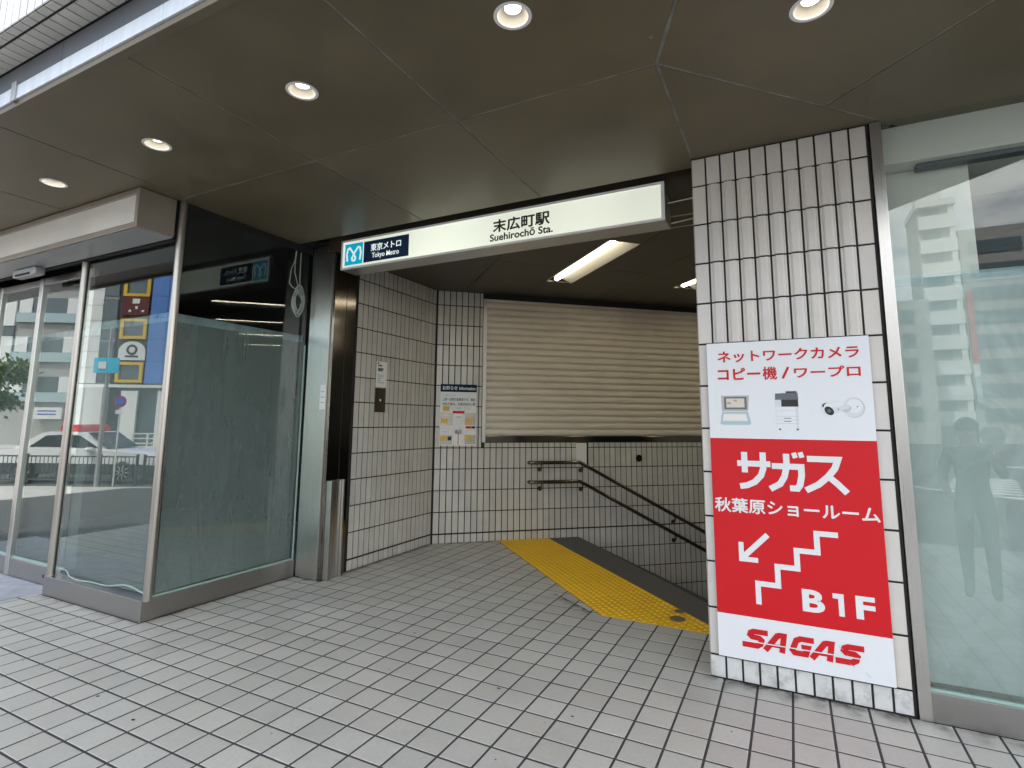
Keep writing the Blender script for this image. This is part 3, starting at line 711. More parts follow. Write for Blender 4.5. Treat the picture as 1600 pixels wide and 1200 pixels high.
# ------------------------------------------------------------------ entrance ceiling with troffers
ic = tag(bpy.data.objects.new('entrance_ceiling', None), kind='structure'); col.objects.link(ic); ORG[ic.name] = Vector((0, 0, 0))
FC = Vector((1.91, 17.2))
def lab(a, b_): return tuple(FC+Vector(U2)*a+Vector(W2)*b_)
acuts = [(-30, -10.5, 0), (-10.5, -5.5, 0), (-5.5, -.97, 0), (-.97, .97, 0), (.97, 4.6, 0), (4.6, 8.1, 0), (8.1, 10.04, 1.4), (10.04, 17.17, 0), (17.17, 19.11, 1.4), (19.11, 26.2, 0), (26.2, 28.2, 1.4), (28.2, 40, 0)]
for a0, a1, off in acuts:
    fix = a1-a0 < 2.1
    bc = [-24, -12.5+off, -4.45+off, 4.45+off, 12.5+off, 24] if fix else [-24, -10.4+(a0 % 3), -1.5+(a0 % 2), 7.2+(a0 % 3), 24]
    for b0, b1 in zip(bc, bc[1:]):
        if fix and abs(b0+4.45-off) < .01: continue
        q = [lab(a0, b0), lab(a0, b1), lab(a1, b1), lab(a1, b0)]
        ar = sum(q[i][0]*q[(i+1) % 4][1]-q[(i+1) % 4][0]*q[i][1] for i in range(4))
        if ar < 0: q.reverse()
        q = shrink(q, .016)
        q = clip(q, (-1, 0), 10.5); q = clip(q, (0, -1), -8.62)
        q = clip(q, (WN.x, WN.y), WN.dot(WA)+.3)
        if a0 < 12: q = clip(q, (1, 0), 16) if a0 > 4 else clip(q, (1, 0), 10)
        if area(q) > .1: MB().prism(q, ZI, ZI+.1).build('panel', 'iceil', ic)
MB().prism([(-12, 8.6), (10.2, 8.6), (40, 40), (10, 50), (-12, 32)], ZI+.55, ZI+.7).build('slab', 'black', ic)
MB().box(-10.5, 8.45, ZI-.02, 9.6, 8.6, ZC+.5).build('drop_edge', 'iceil', ic)
for y in (11.35, 12.85): MB().box(6.4, y, ZI-.02, 9.6, y+.09, ZI+.02).build('trim_bar', 'alu', ic)
FXL = ['recessed fluorescent light in the entrance ceiling just behind the station sign', 'recessed fluorescent light over the stairs, half hidden by the pillar', 'recessed fluorescent light farther down over the stairs, behind the pillar', 'recessed fluorescent light at the far end over the stairs']
for k, (a0, off) in enumerate(((0, 0), (9.07, 1.4), (18.14, 1.4), (27.2, 1.4))):
    c = lab(a0, off); fx = thing('ceiling_light', FXL[k], 'ceiling light', (c[0], c[1], ZI), 'entrance fluorescent lights')
    rz = math.atan2(U2[1], U2[0])      # local x = across (u), local y = -w
    def loc(mb): return mb.xf((c[0], c[1], ZI), rz)
    m = MB(); e = 4.43; w = .955
    prof = [(-w, 0), (-w+.05, -.02), (-w+.10, 0), (-.55, .34), (.05, .36), (w-.10, 0), (w-.05, -.02), (w, 0)]
    vs = [(x, y, z) for y in (-e, e) for x, z in prof]; n = len(prof)
    m.add(vs, [(i+1, i, i+n, i+1+n) for i in range(n-1)])
    m.add([(-w, -e, 0), (-w+.1, -e, 0), (-.55, -e, .34), (.05, -e, .36), (w-.1, -e, 0), (w, -e, 0), (w, -e, .5), (-w, -e, .5)], [tuple(range(8))])
    m.add([(-w, e, 0), (-w+.1, e, 0), (-.55, e, .34), (.05, e, .36), (w-.1, e, 0), (w, e, 0), (w, e, .5), (-w, e, .5)], [tuple(range(7, -1, -1))])
    loc(m).build('reflector', 'troffer', fx)
    m = MB(); m.tube([(-.25, -e+.25, .15), (-.25, e-.25, .15)], .13, 12); loc(m).build('tube', 'tube', fx, smooth=True)
    m = MB(); m.box(-.36, -e+.02, .05, -.14, -e+.25, .3); m.box(-.36, e-.25, .05, -.14, e-.02, .3); loc(m).build('lamp_holder', 'trim', fx)

# ------------------------------------------------------------------ roller shutter
sh = thing('roller_shutter', 'closed cream roller shutter with a dark steel bottom bar in the rear wall', 'roller shutter', (WA+WU*13+Vector((0, 0, 6.86))))
FR = (WA, TH)
SP = .497; s0, s1 = 3.74, 33
def slat(z0, z1):
    m = MB(); h = z1-z0
    prof = [(.10, z0), (.09, z0+.07), (-.06, z0+.085), (-.085, z0+.16), (-.09, z0+h*.55), (-.07, z0+h*.8), (-.01, z1-.035), (.09, z1-.01), (.10, z1)]
    n = len(prof); m.add([(s, y+.12, z) for s in (s0, s1) for y, z in prof], [(i, i+n, i+1+n, i+1) for i in range(n-1)]); return m.xf(WA, TH)
z = 7.34
while z < 17.3:
    slat(z, min(z+SP, 17.44)).build('slat', 'slat', sh, smooth=True); z += SP
m = MB(); m.box(s0, .02, 6.87, s1, .2, 7.33); m.xf(WA, TH).build('bottom_bar', 'bronze', sh, .02)
m = MB(); m.box(3.47, -.04, 6.87, 3.56, .3, 17.44); m.box(3.64, -.04, 6.87, 3.73, .3, 17.44); m.box(3.56, .08, 6.87, 3.64, .3, 17.44); m.xf(WA, TH).build('guide_rail', 'alu', sh)
m = MB(); m.box(3.46, .3, 6.87, 34, .5, 17.44); m.xf(WA, TH).build('back', 'black', sh)

# ------------------------------------------------------------------ handrails
def wp(s, d, z): return WA+WU*s-WN*d+Vector((0, 0, z))
for nm, dz, lb in (('upper', 0, 'upper dark polished handrail running level then down along the rear wall'), ('lower', -1.38, 'lower dark polished handrail running level then down along the rear wall')):
    hr = thing('handrail', lb, 'handrail', wp(11, .3, 5+dz))
    z0 = 5.42+dz; pts = [(7.05, .02), (6.98, .14), (7.0, .27), (7.1, .36), (7.25, .40), (10.6, .40), (10.85, .40), (11.15, .40), (12, .40), (31, .40)]
    P3 = []
    for s, d in pts:
        zz = z0 if s < 10.8 else z0-(s-10.85)*.526-(.01 if s < 11 else 0)
        P3.append(wp(s, d, zz))
    MB().tube(P3, .13, 14).build('rail', 'rail', hr, smooth=True)
    for s in (7.85, 11.05, 18.7, 25):
        zz = z0 if s < 10.8 else z0-(s-10.85)*.526
        br = MB(); br.tube([wp(s, .40, zz-.1), wp(s, .40, zz-.32), wp(s, .3, zz-.48), wp(s, .03, zz-.5)], .045, 8)
        br.tube([wp(s, .05, zz-.5), wp(s, .0, zz-.5)], .17, 14)
        br.build('bracket', 'rail', hr, smooth=True)

# ------------------------------------------------------------------ steel jamb, barrier post and its paper
jb = thing('steel_jamb', 'tall brushed steel jamb between the shop window and the tiled wall', 'jamb', (-10.8, 9, 0))
MB().box(-11.52, 8.62, 0, -10.28, 10.6, ZC).build('face_panel', 'steel', jb, .012)
MB().box(-11.95, 8.72, 0, -11.54, 9.0, ZC).build('window_stile', 'steel', jb, .012)
m = MB(); m.box(-10.27, 8.72, 0, -10.06, 9.62, ZC); m.build('inner_panel', 'bronze', jb, .012)
m = MB(); m.box(-10.27, 9.66, 0, -10.08, 10.40, ZC); m.build('inner_panel', 'bronze', jb, .012)
MB().box(-10.27, 10.42, 0, -10.12, 10.62, ZC).build('shadow_gap', 'black', jb)
fb = thing('barrier_guide', 'low pair of steel flood-barrier channels standing against the jamb', 'barrier guide', (-9.9, 9.4, 0))
m = MB(); m.box(-10.05, 8.80, 0, -9.70, 8.90, 5.12); m.box(-10.05, 9.16, 0, -9.93, 9.45, 5.12); m.build('channel', 'steel', fb, .01)
m = MB(); m.box(-10.05, 8.92, 0, -9.93, 9.14, 5.1); m.build('channel_back', 'bronze', fb)
m = MB(); m.box(-10.05, 9.80, 0, -9.78, 9.90, 5.12); m.box(-10.05, 9.47, 0, -9.95, 9.78, 5.1); m.build('channel', 'steel', fb, .01)
pn = thing('notice', 'small white paper taped to the steel jamb', 'notice', (-10.4, 8.6, 8.9))
plate('paper', rect(-10.72, 8.95, -10.30, 10.32), ((0, 8.62, 0), 0), 'paper', pn, 0, .01)
for z in (9.9, 9.6, 9.3): plate('print_line', rect(-10.64, z, -10.38, z+.05), ((0, 8.61, 0), 0), 'greym', pn, 0, .004)

# ------------------------------------------------------------------ notice, plate and map on the tiles
LF = ((-10.15+.04, 10.66, 0), math.pi/2)
nb = thing('notice', 'white printed notice on the left tiled wall above the steel plate', 'notice', (-10.1, 12.9, 10.4))
plate('paper', rect(1.78, 10.42, 2.76, 12.0), LF, 'paper', nb, 0, .02)
random.seed(3)
for z in (11.70, 11.50, 11.40, 11.14, 11.04, 10.92, 10.80, 10.68): plate('print_line', rect(1.92, z, 2.2+random.random()*.42, z+.04+(.06 if z > 11.35 else 0)), LF, 'greym' if z < 11.3 else 'fascia', nb, 0, .024)
plate('print_mark', ellipse(1.95, 11.9, .07, .06, 12), LF, 'blacktext', nb, 0, .024)
pb = thing('steel_plate', 'dark steel switch plate with a keyhole under the notice on the left wall', 'switch plate', (-10.1, 12.9, 8.9))
plate('cover', rect(1.72, 8.88, 2.70, 10.36), LF, 'bronze', pb, 0, .05, .01)
plate('keyhole', ellipse(2.2, 9.62, .07, .07, 12), LF, 'trim', pb, .05, .06)
RF = ((WA-WN*.045), TH)
ib = thing('information_board', 'station information board with navy header and yellow exit numbers on the rear wall', 'information board', WA+WU*1.7+Vector((0, 0, 6.6)))
plate('panel', rect(.40, 6.66, 3.02, 11.0), RF, 'paper', ib, 0, .05)
F2 = ((WA-WN*.10), TH)
plate('header', rect(.40, 10.45, 3.02, 11.0), F2, 'navyp', ib, 0, .006)
text('お知らせ', (.55, 10.58, 1.62, 10.88), F2, 'whitetext', ib, bold=.02, lift=.014); text('Information', (1.74, 10.60, 2.92, 10.84), F2, 'whitetext', ib, bold=.02, lift=.014)
text('この出入口は', (.55, 10.12, 1.5, 10.30), F2, 'greym', ib)
text('上野・浅草方面専用です。銀座', (.55, 9.80, 2.92, 10.02), F2, 'blacktext', ib, bold=.008)
text('渋谷方面は、交差点向かい側', (.55, 9.48, 2.92, 9.70), F2, 'blacktext', ib, bold=.008)
text('をご利用ください', (1.2, 9.18, 2.6, 9.38), F2, 'greym', ib)
plate('exit_mark', rect(.6, 9.10, 1.08, 9.42), F2, 'byel', ib, 0, .006)
plate('map_area', rect(.42, 6.68, 3.0, 9.02), F2, 'cream', ib, 0, .004)
for b_ in (rect(.44, 8.1, 1.3, 8.9), rect(2.2, 8.1, 2.98, 8.9), rect(.44, 6.75, 1.3, 7.4), rect(2.2, 6.75, 2.98, 7.4)): plate('map_block', b_, F2, 'creamf', ib, 0, .006)
for b_ in (rect(.5, 8.25, .95, 8.55), rect(2.25, 8.25, 2.65, 8.55), rect(.5, 7.02, .92, 7.32), rect(2.25, 7.02, 2.62, 7.32)): plate('exit_mark', b_, F2, 'byel', ib, 0, .012)
for b_ in (rect(.98, 7.02, 1.25, 7.30),): plate('map_label', b_, F2, 'blacktext', ib, 0, .012)
plate('station_bar', rect(1.3, 8.92, 2.16, 9.10), F2, 'red', ib, 0, .012); plate('map_label', rect(2.25, 7.86, 2.66, 8.02), F2, 'redtext', ib, 0, .012); plate('map_label', rect(2.68, 7.86, 2.95, 8.02), F2, 'blacktext', ib, 0, .012)
plate('road', rect(1.5, 6.7, 1.98, 8.88), F2, 'white', ib, 0, .007); plate('road', rect(.44, 7.45, 2.98, 7.78), F2, 'white', ib, 0, .007)
plate('line', rect(1.70, 6.7, 1.76, 7.5), F2, 'redtext', ib, 0, .012)
for b_ in (rect(1.55, 8.62, 1.9, 8.72), rect(.5, 8.72, 1.2, 8.84), rect(2.25, 8.72, 2.9, 8.84), rect(.5, 6.8, 1.2, 6.92), rect(2.25, 6.8, 2.9, 6.92), rect(.5, 7.60, .95, 7.64)): plate('caption', b_, F2, 'greym', ib, 0, .012)

# ------------------------------------------------------------------ station sign
SX0, SX1, SZ0, SZ1, SY = -9.25, 8.30, 16.55, 18.2, 8.2
sg = thing('station_sign', 'long backlit white station sign hanging under the canopy', 'sign', (-.5, 8.8, SZ0))
MB().box(SX0, SY+.05, SZ0, SX1, 9.42, SZ1).build('housing', 'alu', sg, .02)
SFm = ((0, SY+.05, 0), 0)
m = MB()
for b_ in ((SX0, SZ0, SX1, SZ0+.10), (SX0, SZ1-.10, SX1, SZ1)): m.box(b_[0], SY-.02, b_[1], b_[2], SY+.05, b_[3])
for b_ in ((SX0, SZ0+.1, SX0+.10, SZ1-.1), (SX1-.14, SZ0+.1, SX1, SZ1-.1)): m.box(b_[0], SY-.02, b_[1], b_[2], SY+.05, b_[3])
m.build('frame', 'trim', sg)
plate('face', rect(SX0+.1, SZ0+.1, SX1-.14, SZ1-.1), SFm, 'signface', sg, 0, .02)
SF = ((0, SY+.028, 0), 0)
plate('emblem_panel', rect(-9.0, 16.78, -7.74, 17.97), SF, 'cyan', sg, 0, .006)
plate('name_panel', rect(-7.66, 16.79, -4.65, 17.95), SF, 'navy', sg, 0, .006)
cxm, czm = -8.36, 17.36
# heart-shaped M: two rounded wings crossing in a small loop
lm = [(-.43, -.36), (-.49, .04), (-.42, .33), (-.29, .38), (-.06, .10), (.12, -.20), (.09, -.33), (0, -.37), (-.09, -.33), (-.12, -.20), (.06, .10), (.29, .38), (.42, .33), (.49, .04), (.43, -.36)]
strokes('emblem', [(cxm+a*1.02, czm+b_) for a, b_ in lm[:8]], .115, SF, 'glow_text', sg, .014); strokes('emblem', [(cxm+a*1.02, czm+b_) for a, b_ in lm[7:]], .115, SF, 'glow_text', sg, .0155)
text('東京メトロ', (-7.17, 17.36, -5.16, 17.76), SF, 'glow_text', sg, copies=.011, lift=.010)
text('Tokyo Metro', (-7.08, 16.90, -5.27, 17.26), SF, 'glow_text', sg, bold=.02, lift=.014)
text('末広町駅', (.31, 17.24, 3.20, 17.84), SF, 'blacktext', sg, copies=.020, lift=.003)
text('Suehirochō Sta.', (.15, 16.82, 3.35, 17.17), SF, 'blacktext', sg, copies=.014, lift=.003)
for x in (-6, 0, 6): MB().tube([(x, 8.85, SZ1), (x, 8.85, ZC+.4)], .08, 8).build('hanger', 'alu', sg)
tag(MB().tube([(8.3, 9.0, 17.55), (9.62, 9.0, 17.62)], .035, 8).tube([(8.32, 9.3, 16.75), (9.62, 9.5, 16.95)], .03, 8).build('conduit', 'alu'), 'thin metal conduits running from the station sign to the pillar', 'conduit')

# ------------------------------------------------------------------ advertising board on the pillar
ad = thing('advertising_board', 'red and white advertising board with stair arrow on the ribbed pillar', 'advertising board', (12.3, 6.9, .75))
AY = PY-.15
AF0 = ((0, AY, 0), 0)
plate('board', rect(9.86, .76, 14.74, 11.18), AF0, 'white', ad, -.03, .02, .006)
AF = ((0, AY-.021, 0), 0)
plate('red_field', rect(9.862, 2.12, 14.738, 7.87), AF, 'red', ad, 0, .004)
text('ネットワークカメラ', (10.21, 10.48, 14.46, 10.88), AF, 'redtext', ad, bold=.022)
text('コピー', (10.21, 9.88, 11.55, 10.27), AF, 'redtext', ad, copies=.013); text('機', (11.64, 9.86, 12.07, 10.29), AF, 'redtext', ad, copies=.008); strokes('slash', [(12.24, 9.88), (12.42, 10.26)], .075, AF, 'redtext', ad)
text('ワープロ', (12.58, 9.89, 14.46, 10.25), AF, 'redtext', ad, bold=.022)
# サガス in heavy hand-drawn katakana strokes
sag = [[(10.70, 7.04), (11.72, 7.04)], [(10.93, 7.42), (10.93, 6.74)], [(11.50, 7.42), (11.50, 6.90), (11.42, 6.66), (11.22, 6.44), (10.98, 6.32), (10.76, 6.28)],
       [(11.76, 6.99), (12.62, 6.99), (12.62, 6.72), (12.56, 6.42), (12.48, 6.30), (12.26, 6.30)], [(12.20, 7.40), (12.20, 7.0), (12.12, 6.66), (11.98, 6.42), (11.68, 6.24)], [(12.42, 7.44), (12.47, 7.27)], [(12.61, 7.46), (12.66, 7.29)],
       [(12.80, 7.26), (13.66, 7.26), (13.56, 6.98), (13.36, 6.72), (13.08, 6.46), (12.72, 6.26)], [(13.36, 6.74), (13.60, 6.52), (13.86, 6.24)]]
for k, s in enumerate(sag): strokes('lettering', s, .19 if k not in (5, 6) else .15, AF, 'whitetext', ad, .010+.0006*k)
text('秋葉原ショールーム', (9.94, 5.41, 14.66, 5.87), AF, 'whitetext', ad, copies=.012)
strokes('arrow', [(11.52, 4.76), (10.72, 3.95)], .17, AF, 'whitetext', ad); strokes('arrow', [(10.70, 4.46), (10.70, 3.92), (11.20, 3.92)], .155, AF, 'whitetext', ad, .0135)
strokes('stair_line', [(11.16, 2.55), (11.16, 3.20), (11.76, 3.20), (11.76, 3.80), (12.34, 3.80), (12.34, 4.36), (12.93, 4.36), (12.93, 4.94), (13.52, 4.94)], .165, AF, 'whitetext', ad)
text('B', (12.42, 2.54, 13.04, 3.21), AF, 'whitetext', ad, bold=.035); text('F', (13.86, 2.54, 14.36, 3.21), AF, 'whitetext', ad, bold=.035)
strokes('lettering', [(13.26, 3.12), (13.48, 3.12), (13.48, 2.54)], .15, AF, 'whitetext', ad)
# SAGAS wordmark: slanted, with a white slit through the lower third
def ital(pts, x0): return [(x0+x*.60+z*.20, 1.17+z*.60) for x, z in pts]
LS = [[(1.02, .86), (.34, .86), (.20, .78), (.20, .66), (.32, .57), (.70, .55), (.84, .46), (.84, .26), (.70, .14), (-.02, .14)]]
LA = [[(.06, .0), (.40, .82), (.50, .86), (.70, .86), (.86, .0)], [(.22, .30), (.84, .30)]]
LG = [[(1.0, .86), (.38, .86), (.22, .76), (.18, .26), (.32, .14), (.84, .14), (.84, .46), (.54, .46)]]
x = 10.59
for k, letter in enumerate((LS, LA, LG, LA, LS)):
    for j, t in enumerate(letter): strokes('wordmark', ital(t, x), .165 if j == 0 else .10, AF, 'redtext', ad, .012+.001*k+.0006*j)
    x += .655
strokes('wordmark_slit', [(10.62, 1.36), (13.92, 1.40)], .030, AF, 'white', ad, .022)
# printed pictures of the goods
plate('picture', [(10.28, 9.33), (10.29, 8.80), (11.12, 8.80), (11.17, 9.33)], AF, 'greym', ad, 0, .006); plate('picture', [(10.29, 8.78), (10.22, 8.36), (10.30, 8.33), (11.14, 8.33), (11.20, 8.37), (11.12, 8.78)], AF, 'bband', ad, 0, .006)
plate('picture', rect(10.37, 8.86, 11.09, 9.28), AF, 'fascia', ad, 0, .009); plate('picture', rect(10.44, 8.92, 11.02, 9.23), AF, 'slat', ad, 0, .012); plate('picture', rect(10.46, 9.03, 10.58, 9.11), AF, 'creamf', ad, 0, .014); plate('picture', rect(10.68, 9.12, 10.78, 9.19), AF, 'creamf', ad, 0, .014)
plate('picture', [(10.34, 8.70), (10.30, 8.46), (11.10, 8.46), (11.06, 8.70)], AF, 'cream', ad, 0, .009)
plate('picture', rect(11.98, 8.22, 12.64, 9.18), AF, 'plight', ad, 0, .006); plate('picture', rect(11.99, 8.22, 12.56, 8.94), AF, 'white', ad, 0, .007); plate('picture', [(11.97, 9.17), (12.66, 9.17), (12.65, 9.40), (11.98, 9.38)], AF, 'fascia', ad, 0, .008); plate('picture', rect(12.30, 9.36, 12.62, 9.45), AF, 'dkpost', ad, 0, .007)
plate('picture', rect(12.15, 8.94, 12.65, 9.17), AF, 'blacktext', ad, 0, .010)
for z in (8.80, 8.62, 8.50, 8.38): plate('picture', rect(11.99, z, 12.63, z+.008), AF, 'greym', ad, 0, .009)
for z in (8.55, 8.45): plate('picture', rect(12.20, z, 12.42, z+.02), AF, 'dkpost', ad, 0, .010)
for xx in (12.04, 12.56): plate('picture', rect(xx, 8.17, xx+.06, 8.22), AF, 'dkpost', ad, 0, .008)
plate('picture', ellipse(14.20, 8.90, .30, .32, 28), AF, 'pgrey', ad, 0, .006); plate('picture', ellipse(14.18, 8.90, .285, .305, 28), AF, 'plight', ad, 0, .008); plate('picture', ellipse(14.22, 8.95, .21, .22, 28), AF, 'white', ad, 0, .0085)
plate('picture', ellipse(13.98, 8.88, .15, .12, 20), AF, 'pgrey', ad, 0, .010); plate('picture', ellipse(13.97, 8.92, .12, .07, 20), AF, 'plight', ad, 0, .011)
plate('picture', [(13.36, 8.99), (13.42, 9.06), (13.84, 9.12), (13.98, 8.98), (13.94, 8.84), (13.66, 8.70), (13.5, 8.64)], AF, 'plight', ad, 0, .012); plate('picture', [(13.42, 9.02), (13.84, 9.10), (13.95, 8.99), (13.6, 8.9)], AF, 'white', ad, 0, .013); plate('picture', ellipse(13.49, 8.82, .20, .15, 24, R(-50)), AF, 'white', ad, 0, .014)
plate('picture', [(13.33, 8.93), (13.34, 9.0), (13.40, 9.05), (13.46, 9.06), (13.40, 9.0), (13.37, 8.92)], AF, 'dkpost', ad, 0, .017)
plate('picture', ellipse(13.52, 8.80, .155, .115, 24, R(-50)), AF, 'blacktext', ad, 0, .016); plate('picture', ellipse(13.52, 8.80, .06, .05, 16, R(-50)), AF, 'fascia', ad, 0, .018)
for cx_, cz_ in ((13.78, 8.85), (14.30, 8.93)): plate('picture', ellipse(cx_, cz_, .022, .018, 10), AF, 'dkpost', ad, 0, .016)
for s in ([(13.33, 1.67), (13.45, 1.58)], [(13.6, 1.22), (13.72, 1.14)], [(13.98, 1.05), (14.12, .93)]): strokes('scratch', s, .012, AF, 'greym', ad, .022)

# ------------------------------------------------------------------ right shop window
rs = thing('shop_window', 'large shop window right of the pillar with milky sheeting inside', 'shop window', (20, 7, 0))
MB().box(15.24, 6.88, 0, 15.56, 7.3, ZC-.02).build('frame_post', 'steel', rs, .012)
MB().box(15.56, 6.90, 0, 26, 7.5, .80).build('base_panel', 'steel_h', rs, .012)
def pane(name, parent, x0, z0, x1, z1, y, th=.05, gm='glass'):
    m = MB(); m.mi = 0; m.add([(x0, y, z0), (x1, y, z0), (x1, y, z1), (x0, y, z1)], [(0, 1, 2, 3)])
    m.mi = 1; m.add([(x0, y+th, z0), (x1, y+th, z0), (x1, y+th, z1), (x0, y+th, z1)], [(3, 2, 1, 0)])
    return m.build(name, [gm, 'gback'], parent)
pane('pane', rs, 15.56, .80, 26, ZC-.02, 6.98, gm='glass3')
MB().box(15.56, 6.985, .80, 26, 7.05, .875).build('pane_edge', 'mint', rs)
rr = thing('shop_interior', 'pale interior wall and dark room behind the right shop window', 'interior', (20, 9, 0))
MB().box(15.2, 8.42, 0, 18.05, 8.9, 17.0).build('side_wall', 'plaster', rr)
MB().box(15.56, 7.6, 17.02, 26, 12, ZC).build('bulkhead', 'plaster', rr)
MB().box(16.6, 7.9, 16.86, 26, 8.3, 17.01).build('blind_box', 'fascia', rr)
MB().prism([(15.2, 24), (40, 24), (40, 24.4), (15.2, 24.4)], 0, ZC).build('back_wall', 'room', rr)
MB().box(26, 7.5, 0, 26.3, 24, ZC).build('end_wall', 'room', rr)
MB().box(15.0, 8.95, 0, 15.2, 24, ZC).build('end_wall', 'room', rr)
MB().box(15.2, 7.5, -.2, 26, 24, -.002).build('room_floor', 'roomfloor', rr)
MB().box(15.2, 12, ZC-.3, 26, 24, ZC).build('room_ceiling', 'room', rr)
def sheet(name, f, s0, s1, z0, z1, mat, parent, ns=40, nz=30, amp=.03, seed=1):
    rnd = random.Random(seed); ph = [(rnd.uniform(.3, 1.6), rnd.uniform(.1, .5), rnd.uniform(0, 6)) for _ in range(6)]
    vs = []; fs = []
    for a in range(ns+1):
        for b_ in range(nz+1):
            s = s0+(s1-s0)*a/ns; zz = z0+(z1-z0)*b_/nz
            d = sum(math.sin(s*k1+zz*k2+p) for k1, k2, p in ph)*amp/3
            vs.append(f(s, zz, d))
    for a in range(ns):
        for b_ in range(nz):
            i = a*(nz+1)+b_; fs.append((i, i+nz+1, i+nz+2, i+1))
    return MB().add(vs, fs).build(name, mat, parent, smooth=True)
ps = thing('plastic_sheet', 'milky plastic sheet hung behind the right shop window', 'plastic sheet', (20, 7.6, .8))
sheet('sheet', lambda s, z, d: (s, 7.55+d, z), 15.6, 25.9, .85, 13.05, 'film_r', ps, amp=.06)
sheet('tape_band', lambda s, z, d: (s, 7.48+d, z), 15.6, 25.9, 12.78, 13.12, 'tape', ps, 30, 1, .05)

# ------------------------------------------------------------------ left shop front
ls = thing('corner_shop', 'glass shop front with steel base and poles on the left corner', 'shop front', (-16, .8, 0))
MB().box(-19.98, YF, 0, -11.98, 1.35, .86).build('base_panel', 'steel_h', ls, .012)
MB().box(-12.6, 1.36, 0, -12.02, 8.70, .86).build('base_panel', 'steel_h', ls, .012)
MB().tube([(-11.98, .98, .82), (-11.98, .98, ZC)], .175, 18).build('corner_pole', 'pole', ls, smooth=True)
MB().box(-12.25, .98, ZC-.35, -12.0, 8.7, ZC).build('head_rail', 'black', ls)
MB().tube([(-19.88, .98, .0), (-19.88, .98, 16.6)], .18, 18).build('mullion', 'pole', ls, smooth=True)
pane('pane', ls, -19.6, .86, -12.05, 16.6, 1.02)
m = MB(); m.mi = 0; m.add([(-12.10, 1.0, .86), (-12.10, 8.72, .86), (-12.10, 8.72, ZC), (-12.10, 1.0, ZC)], [(0, 1, 2, 3)])
m.mi = 1; m.add([(-12.15, 1.0, .86), (-12.15, 8.72, .86), (-12.15, 8.72, ZC), (-12.15, 1.0, ZC)], [(3, 2, 1, 0)]); m.build('pane', ['glass2', 'gback'], ls)
MB().box(-12.22, 1.2, .86, -12.12, 8.70, .925).build('pane_edge', 'mint', ls)
MB().box(-12.2, 8.65, .95, -12.12, 8.70, 12.6).build('pane_edge', 'mint', ls)
dr = thing('sliding_door', 'glass sliding door panel with steel stile and kick rail, next to the corner window', 'door', (-22, 1.4, 0), 'sliding glass door panels')
def door(dr, x0, x1, y):
    MB().box(x0, y, .05, x0+.42, y+.3, 16.3).build('stile', 'steel', dr, .03)
    MB().box(x0+.42, y+.03, .05, x1-.02, y+.27, .92).build('kick_rail', 'steel_h', dr, .02)
    MB().box(x0+.42, y+.03, 15.9, x1-.02, y+.27, 16.3).build('top_rail', 'steel_h', dr, .02)
    pane('pane', dr, x0+.42, .92, x1-.02, 15.9, y+.12)
    MB().box(x0+.42, y+.13, .92, x1-.02, y+.2, 1.03).build('pane_edge', 'mint', dr)
    plate('lock', ellipse((x0+x1)/2+1.3, .45, .09, .09, 14), ((0, y+.03, 0), 0), 'black', dr, 0, .02)
door(dr, -25.72, -20.05, 1.42)
dr2 = thing('sliding_door', 'glass sliding door panel at the left edge of the photo, under the sensor', 'door', (-26, 1.5, 0), 'sliding glass door panels')
door(dr2, -30.9, -25.76, 1.5)
MB().box(-40, 1.4, 0, -30.95, 1.8, 16.4).build('fixed_panel', 'steel', ls, .02)
sb = thing('sign_cabinet', 'cream blank sign cabinet above the left shop doors', 'sign cabinet', (-24, 0, 16.5))
MB().box(-40, -.86, 16.54, -12.05, .72, ZC-.02).build('housing', 'creamf', sb, .03)
plate('face', rect(-39.8, 16.76, -12.25, 17.98), ((0, -.86, 0), 0), 'cream', sb, 0, .03)
m = MB(); m.box(-40, -.93, 16.5, -12.0, -.85, 16.74); m.box(-40, -.93, 18.0, -12.0, -.85, ZC-.04); m.box(-12.24, -.93, 16.74, -12.0, -.85, 18.0); m.build('frame', 'creamf', sb, .02)
MB().box(-39.9, -.80, 16.47, -12.1, .66, 16.535).build('underside', 'greym', sb)
MB().box(-40, .73, 16.42, -12.2, .95, ZC-.01).build('back_strip', 'black', sb)
se = thing('door_sensor', 'small grey door sensor under the cream cabinet', 'sensor', (-24.4, .4, 16.2))
MB().box(-25.7, .12, 16.02, -23.2, .62, 16.45).build('body', 'greym', se, .08); MB().box(-25.3, .09, 16.06, -23.7, .13, 16.16).build('lens', 'black', se)
ri = thing('shop_interior', 'dark empty room behind the left shop front', 'interior', (-20, 10, 0))
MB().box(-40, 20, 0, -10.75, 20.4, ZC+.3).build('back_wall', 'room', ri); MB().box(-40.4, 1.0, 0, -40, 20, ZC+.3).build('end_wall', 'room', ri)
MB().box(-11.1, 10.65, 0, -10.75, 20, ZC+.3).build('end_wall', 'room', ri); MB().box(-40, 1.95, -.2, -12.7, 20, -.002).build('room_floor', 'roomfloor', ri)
MB().box(-40, 1.0, ZC+.15, -11.6, 20, ZC+.4).build('room_ceiling', 'black', ri)
pf = thing('plastic_sheet', 'clear plastic sheet behind the left front window and doors', 'plastic sheet', (-20, 1.7, .9))
sheet('sheet', lambda s, z, d: (s, 1.35+d, z), -19.5, -12.5, .92, 13.05, 'film', pf, 30, 30, .05, 2)
sheet('sheet', lambda s, z, d: (s, 1.95+d, z), -34, -19.8, .92, 12.95, 'film', pf, 50, 30, .05, 3)
sheet('tape_band', lambda s, z, d: (s, 1.30+d, z), -19.5, -12.3, 12.82, 13.22, 'tape', pf, 20, 1, .04)
sheet('tape_band', lambda s, z, d: (s, 1.90+d, z), -34, -19.8, 12.72, 13.12, 'tape', pf, 20, 1, .04)
m = MB(); pts = []
